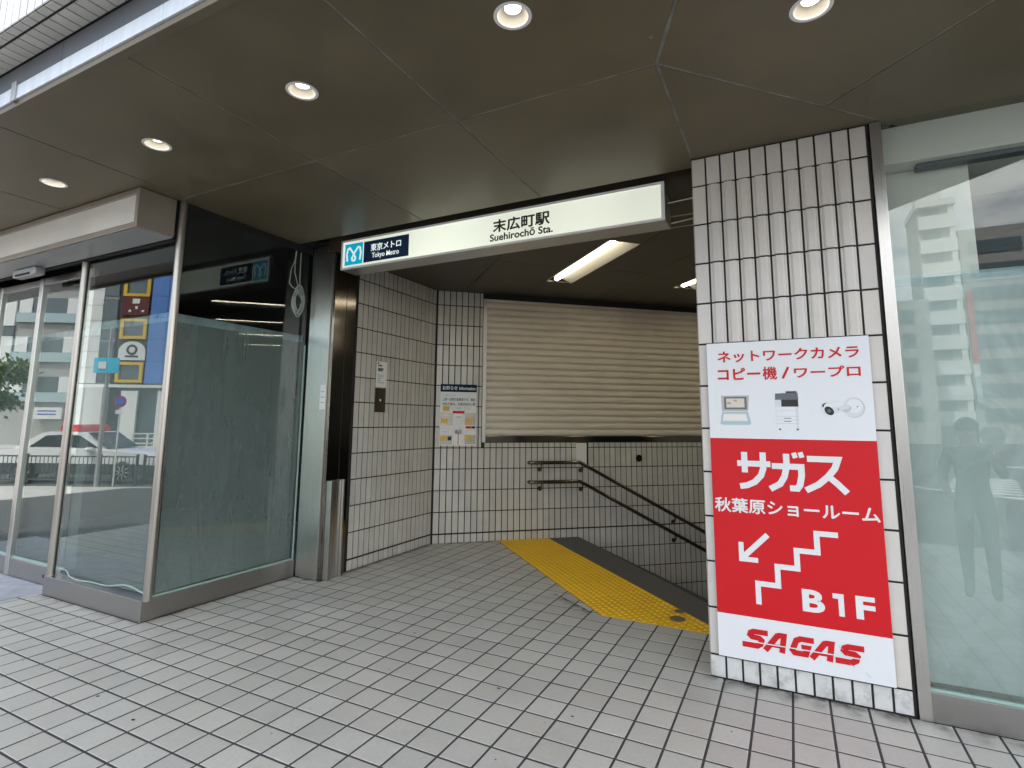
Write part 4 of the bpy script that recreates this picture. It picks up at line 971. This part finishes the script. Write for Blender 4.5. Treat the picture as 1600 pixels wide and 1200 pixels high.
m.tube([(-19.45+i*.25, 1.10, 1.0+.05*math.cos(i*.55)-.12*math.sin(max(0, i-3)*.23)+(.16 if i < 4 else 0)) for i in range(29)], .035, 8); m.build('sheet_hem', 'mint', pf, smooth=True)
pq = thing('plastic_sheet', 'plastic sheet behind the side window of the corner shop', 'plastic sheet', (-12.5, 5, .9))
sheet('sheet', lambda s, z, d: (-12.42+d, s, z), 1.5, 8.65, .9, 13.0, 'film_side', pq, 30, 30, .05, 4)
sheet('tape_band', lambda s, z, d: (-12.36+d, s, z), 1.3, 8.65, 12.78, 13.16, 'tape', pq, 20, 1, .04)
# hanging cable coil
cb = thing('cable_coil', 'coil of grey cable hanging inside the side window', 'cable', (-12.3, 8.1, 14.6))
pts = []
for i in range(0, 150):
    t = i/150*2*math.pi*7; r = .42+.14*math.sin(i*.37)
    pts.append((-12.24+.10*math.sin(i*.9)*.3-.05, 8.1+r*math.cos(t)*.75+.05*math.sin(i*.11), 15.1+r*1.7*math.sin(t)+.05*math.cos(i*.2)))
MB().tube(pts, .024, 6).build('coil', 'cable', cb, smooth=True)
MB().tube([(-12.25, 8.08, 15.5), (-12.26, 7.95, 16.1), (-12.27, 7.72, 16.7), (-12.3, 7.75, 17.3), (-12.3, 7.85, ZC+.1)], .028, 6).build('lead', 'cable', cb, smooth=True)
MB().tube([(-12.25, 8.15, 15.6), (-12.26, 8.1, 16.4), (-12.3, 8.12, ZC+.1)], .028, 6).build('lead', 'cable', cb, smooth=True)
MB().tube([(-12.25, 8.05, 15.7), (-12.26, 7.6, 15.8), (-12.27, 7.4, 16.0), (-12.3, 7.5, 16.8), (-12.3, 7.72, 17.4), (-12.3, 7.8, ZC+.1)], .028, 6).build('lead', 'cable', cb, smooth=True)

# ================================================================== the street behind the camera (seen in the glass)
RA = R(-31); RD = Vector((math.cos(RA), math.sin(RA), 0)); RN = Vector((-math.sin(RA), math.cos(RA), 0))
CP = Vector((-69.75, -28.56, 0)); ZR = -.6
def road_pt(s, d, z=0): return CP+RD*s-RN*d+Vector((0, 0, z))
tag(MB().prism([(-1500, -1500), (1500, -1500), (1500, 1500), (-1500, 1500)], ZR-.5, ZR, [[(-13, 9), (-13, 60), (60, 60), (60, 9)]]).build('road', 'asphalt'), kind='structure')
pav = [(-60, -24), (-22, -47), (20, -72), (70, -20)]
tag(MB().prism([(-160, 30), (-160, 36), (-61, -23.4), (-60, -24), (-60, .8), (-60, 30)], ZR-.1, -.02).build('pavement', 'pave2'), kind='structure')
def kerb(a, b_):
    a = Vector(a); b_ = Vector(b_); d = (b_-a).normalized(); n = Vector((-d.y, d.x))*.8
    tag(MB().prism([tuple(a-n), tuple(b_-n), tuple(b_), tuple(a)], ZR-.1, .012).build('kerb', 'kerb'), kind='structure')
for a, b_ in (((-160, 36), (-60, -24)), ((-60, -24), (-22, -47)), ((-22, -47), (20, -72)), ((20, -72), (70, -20))): kerb(a, b_)
f0, f1 = road_pt(-500, 78), road_pt(120, 78); f2, f3 = road_pt(120, 260), road_pt(-500, 260)
tag(MB().prism([tuple(f3.to_2d()), tuple(f2.to_2d()), tuple(f1.to_2d()), tuple(f0.to_2d())], ZR-.1, -.02).build('far_pavement', 'pave2'), kind='structure')
# road markings
m = MB()
for k in range(9):
    c = Vector((33, -60.5))+Vector((.24, -.97))*(k*4.2); u_ = Vector((.97, .24))
    m2 = MB(); w_ = Vector((.24, -.97)); q = [c-u_*4-w_*1, c+u_*4-w_*1, c+u_*4+w_*1, c-u_*4+w_*1]
    m2.add([(p.x, p.y, ZR+.02) for p in q], [(3, 2, 1, 0)])
    o = m2.build('crossing_stripe', 'roadpaint'); tag(o, kind='structure')
def mark(a, b_, w):
    a = Vector(a); b_ = Vector(b_); d = (b_-a).normalized(); n = Vector((-d.y, d.x))*w/2
    tag(MB().add([(p.x, p.y, ZR+.02) for p in (a-n, b_-n, b_+n, a+n)], [(0, 1, 2, 3)]).build('road_line', 'roadpaint'), kind='structure')
mark((30, -57.5), (120, -62), 1.0); mark((44, -130), (160, -140), 3.5)
a_, b_ = road_pt(-300, 34), road_pt(50, 34); mark(a_.to_2d(), b_.to_2d(), .7)

def rbox(mb, s0, d0, z0, s1, d1, z1):
    """box in street coordinates: s along the road, d away from us"""
    n = len(mb.v); mb.box(s0, -d1, z0, s1, -d0, z1)
    for i in range(n, len(mb.v)):
        v = mb.v[i]; mb.v[i] = CP+RD*v.x+RN*v.y+Vector((0, 0, v.z))
    return mb
def rb(name, mat, parent, *b_, **k): return rbox(MB(), *b_).build(name, mat, parent, **k)
# police car: side profile swept across, with tumblehome in the cabin
pcar = thing('police_car', 'black and white police car with red roof light bar parked along the kerb', 'car', road_pt(-7, 4.5, ZR))
CW = 9.0
def car_pt(s, w, z):      # s: 0 at front wheel, positive forwards; w: 0 near side .. CW far side
    return CP+RD*s-RN*(w-.3)+Vector((0, 0, z+ZR))
def sweep(stations, name, mat, parent, smooth=True):
    """stations: list of (w, [(s, z)...]) outlines"""
    m = MB(); n = len(stations[0][1]); vs = []
    for w, o in stations: vs += [car_pt(s, w, z) for s, z in o]
    fs = []
    for k in range(len(stations)-1):
        for i in range(n):
            a = k*n+i; b2 = k*n+(i+1) % n; fs.append((a, a+n, b2+n, b2))
    fs.append(tuple(range(n))); fs.append(tuple(range((len(stations)-1)*n+n-1, (len(stations)-1)*n-1, -1)))
    return m.add(vs, fs).build(name, mat, parent, smooth=smooth)
def arch(c, r, n=8): return [(c+r*math.cos(t), 1.35+r*math.sin(t)) for t in [math.pi*k/n for k in range(n+1)]]
low = [(4.45, 1.0)]+[(4.5, 1.6), (4.6, 2.55), (1.9, 2.72), (-14, 2.8), (-19.0, 2.75), (-19.3, 1.6), (-19.0, 1.0)]+[(p[0], max(1.0, p[1])) for p in arch(-14.2, 1.75)[::-1]]+[(p[0], max(1.0, p[1])) for p in arch(0, 1.75)[::-1]]
sweep([(.0, low), (CW, low)], 'lower_body', 'carb', pcar)
upo = [(4.55, 2.58), (4.4, 3.4), (3.0, 4.15), (-2.6, 4.62), (-3.2, 4.7), (-13.8, 4.85), (-18.9, 4.55), (-19.3, 3.8), (-19.1, 2.78), (-14, 2.82), (1.9, 2.74)]
ins = [(s*.99, z) for s, z in upo]
sweep([(-.02, upo), (.35, [(s, z+.06) for s, z in upo]), (CW-.35, [(s, z+.06) for s, z in upo]), (CW+.02, upo)], 'upper_body', 'carw', pcar)
cab = [(-2.7, 4.6), (-6.0, 6.95), (-7.0, 7.1), (-11.2, 7.1), (-12.4, 6.9), (-16.0, 4.8)]
cab_in = [(-3.0, 4.75), (-6.2, 6.75), (-7.0, 6.9), (-11.2, 6.9), (-12.2, 6.7), (-15.4, 4.85)]
sweep([(.35, cab), (1.05, cab), (CW-1.05, cab), (CW-.35, cab)], 'cabin', 'carw', pcar)
for w in (.33, CW-.33):
    for o in ([(-3.5, 4.85), (-6.15, 6.6), (-8.6, 6.75), (-8.6, 4.95)], [(-8.95, 4.95), (-8.95, 6.75), (-11.8, 6.55), (-13.9, 4.98)]):
        m = MB(); vs = [car_pt(s, w+(-.02 if w < 1 else .02), z) for s, z in o]+[car_pt(s, w+(.05 if w < 1 else -.05), z) for s, z in o]
        m.add(vs, [(0, 1, 2, 3), (3, 2, 1, 0), (0, 4, 5, 1), (1, 5, 6, 2), (2, 6, 7, 3), (3, 7, 4, 0)]).build('side_window', 'carg', pcar)
m = MB(); m.add([car_pt(-2.85, .8, 4.75), car_pt(-2.85, CW-.8, 4.75), car_pt(-5.85, CW-1.2, 6.88), car_pt(-5.85, 1.2, 6.88)], [(0, 1, 2, 3)]); m.v = [v+Vector((RD.x*.12, RD.y*.12, .10)) for v in m.v]; m.build('windscreen', 'carg', pcar)
m = MB(); m.add([car_pt(-12.9, 1.2, 6.75), car_pt(-12.9, CW-1.2, 6.75), car_pt(-15.9, CW-.8, 4.95), car_pt(-15.9, .8, 4.95)], [(0, 1, 2, 3)]); m.v = [v-Vector((RD.x*.12, RD.y*.12, -.12)) for v in m.v]; m.build('rear_window', 'carg', pcar)
for s in (0, -14.2):
    for w in (.1, CW-1.2):
        wh = MB(); c0 = car_pt(s, w-.12, 1.6); c1 = car_pt(s, w+1.1, 1.6); ty = MB().tube([c0, c1], 1.55, 24).build('wheel', 'tyre', pcar, smooth=True)
        MB().tube([car_pt(s, w-.16, 1.6), car_pt(s, w-.02, 1.6)], 1.08, 20).build('rim', 'carb', ty)
        for k in range(9):
            t = 2*math.pi*k/9; MB().tube([car_pt(s+.2*math.cos(t), w-.2, 1.6+.2*math.sin(t)), car_pt(s+1.0*math.cos(t), w-.2, 1.6+1.0*math.sin(t))], .09, 6).build('spoke', 'rim', ty)
for w in (-.45, CW+.45): MB().lathe(car_pt(-4.3, w, 4.75), [(.01, -.35), (.42, -.28), (.55, 0), (.45, .25), (.01, .33)], 12).build('mirror', 'carw', pcar, smooth=True)
m = MB()
o = [(-6.9, 7.15), (-7.0, 7.75), (-7.4, 8.05), (-10.3, 8.05), (-10.6, 7.75), (-10.6, 7.15)]
sweep([(1.2, o), (CW-1.2, o)], 'light_bar', 'lampred', pcar)
for w in (.5, CW-2.3): MB().add([car_pt(4.62, w, 2.9), car_pt(4.62, w+1.8, 2.9), car_pt(4.4, w+1.8, 3.4), car_pt(4.4, w, 3.4)], [(0, 1, 2, 3), (3, 2, 1, 0)]).build('headlight', 'bband', pcar)
for s in (-4.0, -9.0): MB().tube([car_pt(s-.6, -.08, 4.2), car_pt(s, -.08, 4.2)], .09, 6).build('door_handle', 'rim', pcar)
# guard fence panels by the kerb
for k, (s0_, lb) in enumerate(((-4.5, 'dark guard fence panel by the kerb behind the sign pole'), (5.4, 'dark guard fence panel by the kerb, right of the sign pole in the reflection'), (-14.4, 'dark guard fence panel by the kerb in front of the police car door'))):
    o0 = Vector((-65, -23.2, 0)); gf = thing('guard_fence', lb, 'guard fence', o0+RD*(s0_+4.5), 'guard fence panels along the kerb')
    for s in (0, 4.5, 9): MB().tube([o0+RD*(s0_+s), o0+RD*(s0_+s)+Vector((0, 0, 3.9))], .18, 10).build('post', 'dkpost', gf, smooth=True)
    for z in (3.6, .7): MB().tube([o0+RD*s0_+Vector((0, 0, z)), o0+RD*(s0_+9)+Vector((0, 0, z))], .10, 8).build('rail', 'dkpost', gf)
    for j in range(1, 18): MB().tube([o0+RD*(s0_+j*.5)+Vector((0, 0, .7)), o0+RD*(s0_+j*.5)+Vector((0, 0, 3.6))], .05, 6).build('bar', 'dkpost', gf)
# metro pylon pole and no-stopping sign
o0 = Vector((-65, -23.2, 0))+RD*.28+RN*.8
mp_ = thing('sign_pole', 'slim grey pole with a teal station sign panel by the kerb', 'sign pole', o0)
MB().tube([o0, o0+Vector((0, 0, 20))], [.26, .18], 12).build('pole', 'greym', mp_, smooth=True)
def rplate(name, mat, parent, c, w, h, t=.2):
    m = MB(); m.box(-w/2, -t, -h/2, w/2, 0, h/2); m.v = [c+RD*v.x+RN*-v.y+Vector((0, 0, v.z)) for v in m.v]; return m.build(name, mat, parent)
rplate('panel', 'cyan', mp_, o0+Vector((0, 0, 15.0))+RN*.3, 3.0, 1.9); rplate('emblem', 'white', mp_, o0-RD*.4+Vector((0, 0, 15.0))+RN*.55, 1.0, .9, .02)
o1 = Vector((-65, -23.2, 0))+RD*2.05+RN*.5
np_ = thing('traffic_sign', 'round blue and red no-stopping sign on a thin post', 'traffic sign', o1)
MB().tube([o1, o1+Vector((0, 0, 11))], .10, 8).build('post', 'whpost', np_)
def rdisc(name, mat, c, r, off):
    m = MB(); n = 24; a = [c+RD*(r*math.cos(2*math.pi*k/n))+Vector((0, 0, r*math.sin(2*math.pi*k/n)))+RN*off for k in range(n)]; b2 = [p-RN*.03 for p in a]
    m.add(a+b2, [tuple(range(n))[::-1], tuple(range(n, 2*n))]+[(i, (i+1) % n, (i+1) % n+n, i+n) for i in range(n)]); return m.build(name, mat, np_)
rdisc('rim', 'lampred', o1+Vector((0, 0, 10.5)), .75, .14); rdisc('disc', 'blueSign', o1+Vector((0, 0, 10.5)), .58, .18)
rplate('time_plate', 'white', np_, o1+Vector((0, 0, 9.2))+RN*.14, .9, .55, .05)
# white railing across the road
wr = thing('white_railing', 'white pipe railing on the far side of the road', 'railing', road_pt(-45, 76))
for s in range(-56, -33, 4): rb('post', 'whpost', wr, s, 76, 0, s+.4, 76.4, 4.4)
for z in (1.6, 2.9, 4.2): rb('rail', 'whpost', wr, -56, 76.1, z, -34, 76.35, z+.35)
# buildings across the road (front face at d=100)
D0 = 100
bb = thing('blue_building', 'blue panelled building with yellow framed windows across the road', 'building', road_pt(-50, 110))
rb('wall', 'bdark', bb, -66, D0+.3, ZR, -30, 140, 92)
for k in range(10):
    for s in range(5): rb('blue_panel', 'bblue', bb, -56.0+s*5.2+.08, D0, 19.3+k*7.1+.08, -56.0+(s+1)*5.2-.08, D0+.3, 19.3+(k+1)*7.1-.08)
for k in range(5):
    z = 19.6+k*13.9
    rb('window', 'bglass', bb, -64.0, D0+.1, z+.9, -57.2, D0+.28, z+5.6)
    for b4 in ((-64.6, z, -56.5, z+.9), (-64.6, z+5.6, -56.5, z+6.5), (-64.6, z+.9, -63.6, z+5.6), (-57.5, z+.9, -56.5, z+5.6)): rb('window_frame', 'byel', bb, b4[0], D0-.4, b4[1], b4[2], D0+.1, b4[3])
rb('ledge', 'bwhite', bb, -78, D0-1.0, 18.0, -30, D0-.02, 18.9)
rb('shop_glass', 'bglass', bb, -66, D0+.1, ZR, -30, D0+.28, 17.9)
for s in (-62, -51, -40): rb('column', 'bwhite', bb, s, D0-.8, ZR, s+5, D0-.02, 17.0)
sa = thing('wall_sign', 'dark red square sign between the yellow windows of the blue building', 'sign', road_pt(-60, D0-.5, 44)); rb('panel', 'bbrown', sa, -64.6, D0-.3, 41.2, -56.4, D0+.05, 48)
for b4 in ((-61.6, 45.0, -59.4, 46.6), (-60.6, 43.2, -59.9, 44.2), (-62.6, 42.2, -61.9, 42.9), (-58.6, 42.2, -57.8, 42.9)): rb('mark', 'white', sa, b4[0], D0-.34, b4[1], b4[2], D0-.3, b4[3])
ar = thing('wall_sign', 'white arched sign with a dark ring emblem on the blue building', 'sign', road_pt(-60, D0-.5, 27))
ap = [(-64.4, 26.7), (-56.3, 26.7), (-56.3, 29.5)]+[(-60.35+4.05*math.cos(t), 29.5+3.2*math.sin(t)) for t in [math.pi*k/10 for k in range(1, 10)]]+[(-64.4, 29.5)]
m = MB(); n = len(ap); m.add([road_pt(s, D0-.2, z) for s, z in ap]+[road_pt(s, D0+.05, z) for s, z in ap], [tuple(range(n))]+[(i, i+n, (i+1) % n+n, (i+1) % n) for i in range(n)]); m.build('panel', 'white', ar)
m = MB(); n = 20
m.add([road_pt(-60.3+r*math.cos(2*math.pi*k/n), D0-.26, 30.0+r*math.sin(2*math.pi*k/n)) for r in (1.7, .95) for k in range(n)], [(k, (k+1) % n, (k+1) % n+n, k+n) for k in range(n)]); m.build('emblem', 'bdark', ar); rb('caption', 'bdark', ar, -62.3, D0-.26, 27.6, -58.3, D0-.2, 28.2)
wb = thing('white_tower', 'white panelled tower with a low white box beside the blue building', 'building', road_pt(-74, 110))
rb('wall', 'bgrey', wb, -78, D0+.2, ZR, -66, 140, 100)
for k in range(14): rb('panel', 'bwhite', wb, -77.8, D0-.1, 19.2+k*5.0+.08, -70.6, D0+.2, 19.2+(k+1)*5.0-.08)
for k in range(5): rb('window_strip', 'bglass', wb, -70.4, D0-.05, 19.4+k*14, -66.1, D0+.2, 32.4+k*14)
for s in (-77.4, -71.9): rb('box_panel', 'bwhite', wb, s+.06, D0-2.5, ZR, s+5.44, D0, 17.9)
bw = thing('banded_building', 'white building with pale glass bands across the road', 'building', road_pt(-110, 110))
rb('wall', 'bgrey', bw, -190, D0+.2, ZR, -78.2, 140, 78)
for k in range(6):
    z = 12+k*12.6; rb('glass_band', 'bband', bw, -97.5, D0-.6, z+4.2-3.0, -79, D0+.1, z+4.2)
    for s in (-97, -82.4): rb('pier_panel', 'bwhite', bw, s, D0-.4, z+4.3, s+3.8, D0+.1, z+9.2)
    rb('window', 'bglass', bw, -93, D0-.1, z+4.3, -82.6, D0+.15, z+9.2)
    rb('pier_panel', 'bwhite', bw, -120, D0-.4, z, -98, D0+.1, z+9.2); rb('glass_band', 'bglass', bw, -120, D0-.2, z+9.3, -98, D0+.1, z+12.4)
rb('shop_sign', 'bwhite', bw, -88, D0-1.2, 8.0, -80, D0-.6, 11.6)
for z in (9.3, 10.3): rb('sign_stripe', 'blueSign', bw, -87, D0-1.24, z, -81.5, D0-1.2, z+.35)
# street trees
def tree(name, base, h, r, label, seed):
    rnd = random.Random(seed); t = thing(name, label, 'tree', base, 'street trees'); base = Vector(base)
    m = MB(); m.tube([base, base+Vector((.3, .2, h*.4)), base+Vector((-.2, .4, h*.75))], [1.0, .75, .4], 10)
    tips = []
    for k in range(9):
        a = rnd.uniform(0, 6.28); p0 = base+Vector((0, .2, h*rnd.uniform(.4, .7))); p1 = p0+Vector((math.cos(a)*r*.7, math.sin(a)*r*.7, rnd.uniform(.1, .5)*r)); m.tube([p0, (p0+p1)/2+Vector((0, 0, .4)), p1], [.35, .2, .08], 6); tips.append(p1)
    m.build('trunk', 'bark', t, smooth=True); c = MB()
    clumps = [tp+Vector((rnd.gauss(0, r*.25), rnd.gauss(0, r*.25), rnd.gauss(0, r*.2))) for tp in tips for _ in range(4)]
    for cl in clumps:
        for _ in range(70):
            p = cl+Vector((rnd.gauss(0, 1), rnd.gauss(0, 1), rnd.gauss(0, .8)))*(r*.17); n_ = Vector((rnd.gauss(0, 1), rnd.gauss(0, 1), rnd.gauss(.4, 1))).normalized()
            x_ = n_.orthogonal().normalized()*rnd.uniform(.4, .75); y_ = n_.cross(x_)*.55; c.add([p-x_, p-y_, p+x_, p+y_], [(0, 1, 2, 3)])
    c.build('crown', 'leaf', t)
tree('street_tree', road_pt(-62, 52, ZR), 27, 7, 'leafy street tree across the road in front of the banded building', 5)
tree('street_tree', road_pt(-84, 62, ZR), 24, 8, 'leafy street tree farther left along the far pavement', 9)
tree('street_tree', (92, -150, ZR), 40, 16, 'large leafy street tree beyond the zebra crossing', 11)
# balcony block far behind (seen in the right window)
bk = thing('balcony_block', 'tall white apartment block with rows of balconies beyond the junction', 'building', (88, -340, 0))
MB().box(80, -360, ZR, 96, -331, 126).build('wall', 'bgrey', bk)
for k in range(9):
    z = 8+k*13.2; MB().box(80.2, -331, z, 96.4, -328.5, z+7.4).build('balcony', 'bwhite', bk); MB().box(82, -331, z+7.4, 90, -330.6, z+13).build('window', 'bglass', bk); MB().box(93.6, -331, z+7.5, 96, -329, z+13.1).build('pier', 'bwhite', bk)
MB().box(79.5, -361, 126, 97, -328, 129.5).build('parapet', 'bwhite', bk)
MB().box(81, -345, 129.5, 92, -332, 138).build('roof_box', 'bwhite', bk)
gk = thing('grey_block', 'grey office block with a vertical coloured sign beyond the junction', 'building', (105, -340, 0))
MB().box(97.5, -360, ZR, 125, -332, 112).build('wall', 'bgrey', gk)
for k in range(8): MB().box(101, -332, 10+k*12.6, 123, -331.6, 17+k*12.6).build('window', 'bglass', gk)
MB().box(98, -331.9, 40, 100.4, -330, 78).build('vertical_sign', 'lampred', gk); MB().box(98, -331.9, 33, 100.4, -330, 39.8).build('vertical_sign', 'white', gk); MB().box(98, -331.9, 20, 100.4, -330, 32.8).build('vertical_sign', 'bband', gk)
lk = thing('low_block', 'long low grey building closing the street behind', 'building', (0, -300, 0))
MB().box(-60, -330, ZR, 76, -300, 70).build('wall', 'bgrey', lk)
for k in range(5):
    for s in range(16): MB().box(-56+s*8, -300, 10+k*12, -50.5+s*8, -299.7, 17+k*12).build('window', 'bglass', lk)

# ------------------------------------------------------------------ the person mirrored in the right window
def person(base, facing, label):
    p = thing('person', label, 'person', base); B = Vector(base)
    s = 1.72/U/1.72     # metres -> tiles handled below
    J = {'pel': (0, 0, .93), 'sp': (0, .01, 1.12), 'ch': (0, .0, 1.33), 'nk': (0, -.01, 1.47), 'hd': (0, .02, 1.58), 'ht': (0, .02, 1.67),
         'ls': (-.17, 0, 1.40), 'le': (-.24, .02, 1.14), 'lw': (-.19, .20, 1.02), 'lh': (-.17, .27, 1.00),
         'rs': (.17, 0, 1.40), 're': (.25, .10, 1.18), 'rw': (.20, .26, 1.38), 'rh': (.18, .29, 1.45),
         'lp': (-.09, 0, .90), 'lk': (-.10, .02, .49), 'la': (-.10, -.02, .09), 'lt': (-.11, .13, .035),
         'rp': (.09, 0, .90), 'rk': (.10, .03, .49), 'ra': (.10, -.01, .09), 'rt': (.11, .14, .035)}
    rad = {'pel': .135, 'sp': .125, 'ch': .15, 'nk': .055, 'hd': .09, 'ht': .075, 'ls': .07, 'le': .048, 'lw': .034, 'lh': .04, 'rs': .07, 're': .048, 'rw': .034, 'rh': .04,
           'lp': .095, 'lk': .065, 'la': .045, 'lt': .04, 'rp': .095, 'rk': .065, 'ra': .045, 'rt': .04}
    E_ = [('pel', 'sp'), ('sp', 'ch'), ('ch', 'nk'), ('nk', 'hd'), ('hd', 'ht'), ('ch', 'ls'), ('ls', 'le'), ('le', 'lw'), ('lw', 'lh'), ('ch', 'rs'), ('rs', 're'), ('re', 'rw'), ('rw', 'rh'),
          ('pel', 'lp'), ('lp', 'lk'), ('lk', 'la'), ('la', 'lt'), ('pel', 'rp'), ('rp', 'rk'), ('rk', 'ra'), ('ra', 'rt')]
    # fingers: five short chains per hand
    for h, sgn in (('l', -1), ('r', 1)):
        w_ = Vector(J[h+'w']); q = Vector(J[h+'h']); d = (q-w_).normalized(); side = Vector((0, 0, 1)).cross(d).normalized(); nrm = d.cross(side)
        for f in range(5):
            a0 = q+side*(.012*(f-1.5)*1.3) if f < 4 else w_+(q-w_)*.4-side*sgn*.03
            ln = (.07, .078, .072, .058, .05)[f]; dd = d if f < 4 else (d-side*sgn*.9).normalized()
            a1 = a0+dd*ln*.6; a2 = a1+(dd*.5-nrm*.5).normalized()*ln*.5
            for i, c in enumerate((a0, a1, a2)): J[f'{h}f{f}{i}'] = tuple(c); rad[f'{h}f{f}{i}'] = .0095-.001*i
            E_ += [(h+'h' if f < 4 else h+'w', f'{h}f{f}0'), (f'{h}f{f}0', f'{h}f{f}1'), (f'{h}f{f}1', f'{h}f{f}2')]
    keys = list(J); rot = Matrix.Rotation(facing, 3, 'Z')
    me = bpy.data.meshes.new('body'); me.from_pydata([rot @ Vector(J[k]) for k in keys], [(keys.index(a), keys.index(b2)) for a, b2 in E_], [])
    o = bpy.data.objects.new('body', me); col.objects.link(o)
    md = o.modifiers.new('skin', 'SKIN'); md.use_smooth_shade = True
    if not me.skin_vertices: 
        bpy.context.view_layer.objects.active = o
    for i, k in enumerate(keys):
        sv = me.skin_vertices[0].data[i]; sv.radius = (rad[k], rad[k]*(.75 if k in ('pel', 'sp', 'ch') else 1)); sv.use_root = k == 'pel'
    o.modifiers.new('sub', 'SUBSURF').levels = 1; o.modifiers['sub'].render_levels = 1
    bpy.context.view_layer.update()
    bm_ = bpy.data.meshes.new_from_object(o.evaluated_get(bpy.context.evaluated_depsgraph_get())); bpy.data.objects.remove(o)
    for k in ('cloth', 'trouser', 'skin', 'tyre'): bm_.materials.append(M[k])
    inv = rot.inverted()
    for f in bm_.polygons:
        c = inv @ f.center; f.use_smooth = True
        if c.z > 1.46 and abs(c.x) < .12: f.material_index = 2
        elif c.z < .10: f.material_index = 3
        elif c.z < .96 and abs(c.x) < .20 and c.y < .2: f.material_index = 1
        elif (c.y > .10 and c.z < 1.12) or (c.y > .19): f.material_index = 2
        else: f.material_index = 0
    bo = bpy.data.objects.new('body', bm_); col.objects.link(bo); bo.parent = p; ORG[bo.name] = ORG[p.name]
    def bl(name, mat, c, rx, ry, rz_, n=14):
        m = MB(); vs = []; fs = []
        for i in range(n+1):
            for k in range(n):
                t = math.pi*i/n; a = 2*math.pi*k/n; q = rot @ Vector((c[0]+rx*math.sin(t)*math.cos(a), c[1]+ry*math.sin(t)*math.sin(a), c[2]+rz_*math.cos(t))); vs.append(B+q/U)
        for i in range(n):
            for k in range(n): fs.append((i*n+k, (i+1)*n+k, (i+1)*n+(k+1) % n, i*n+(k+1) % n))
        return m.add(vs, fs).build(name, mat, p, smooth=True)
    bl('hair', 'hair', (0, -.012, 1.665), .098, .108, .095); bl('nose', 'skin', (0, .125, 1.60), .014, .02, .022, 8)
    for x_ in (-.033, .033): bl('eye', 'dkpost', (x_, .106, 1.62), .013, .008, .008, 8); 
    for x_ in (-.092, .092): bl('ear', 'skin', (x_, .01, 1.60), .014, .025, .034, 8)
    bl('mouth', 'lampred', (0, .103, 1.555), .024, .008, .006, 8)
    return p
pp_ = person((20.35, -8, 0), R(14), 'person in dark shirt and grey trousers facing the right shop window, hand raised')
fn = thing('paper_fan', 'small white paper fan held up beside the face of the person', 'fan', (20.9, -6.4, 7.2))
rot = Matrix.Rotation(R(14), 3, 'Z'); B = Vector((20.35, -8, 0))
m = MB(); n = 20; a = [B+rot @ Vector((.19+.10*math.cos(2*math.pi*k/n), .31, 1.58+.085*math.sin(2*math.pi*k/n)))/U for k in range(n)]; b2 = [v+rot @ Vector((0, .006, 0))/U for v in a]
m.add(a+b2, [tuple(range(n)), tuple(range(2*n-1, n-1, -1))]+[(i, i+n, (i+1) % n+n, (i+1) % n) for i in range(n)]).build('leaf', 'white', fn)
MB().tube([B+rot @ Vector((.185, .312, 1.40))/U, B+rot @ Vector((.19, .312, 1.52))/U], .04, 8).build('handle', 'whpost', fn)
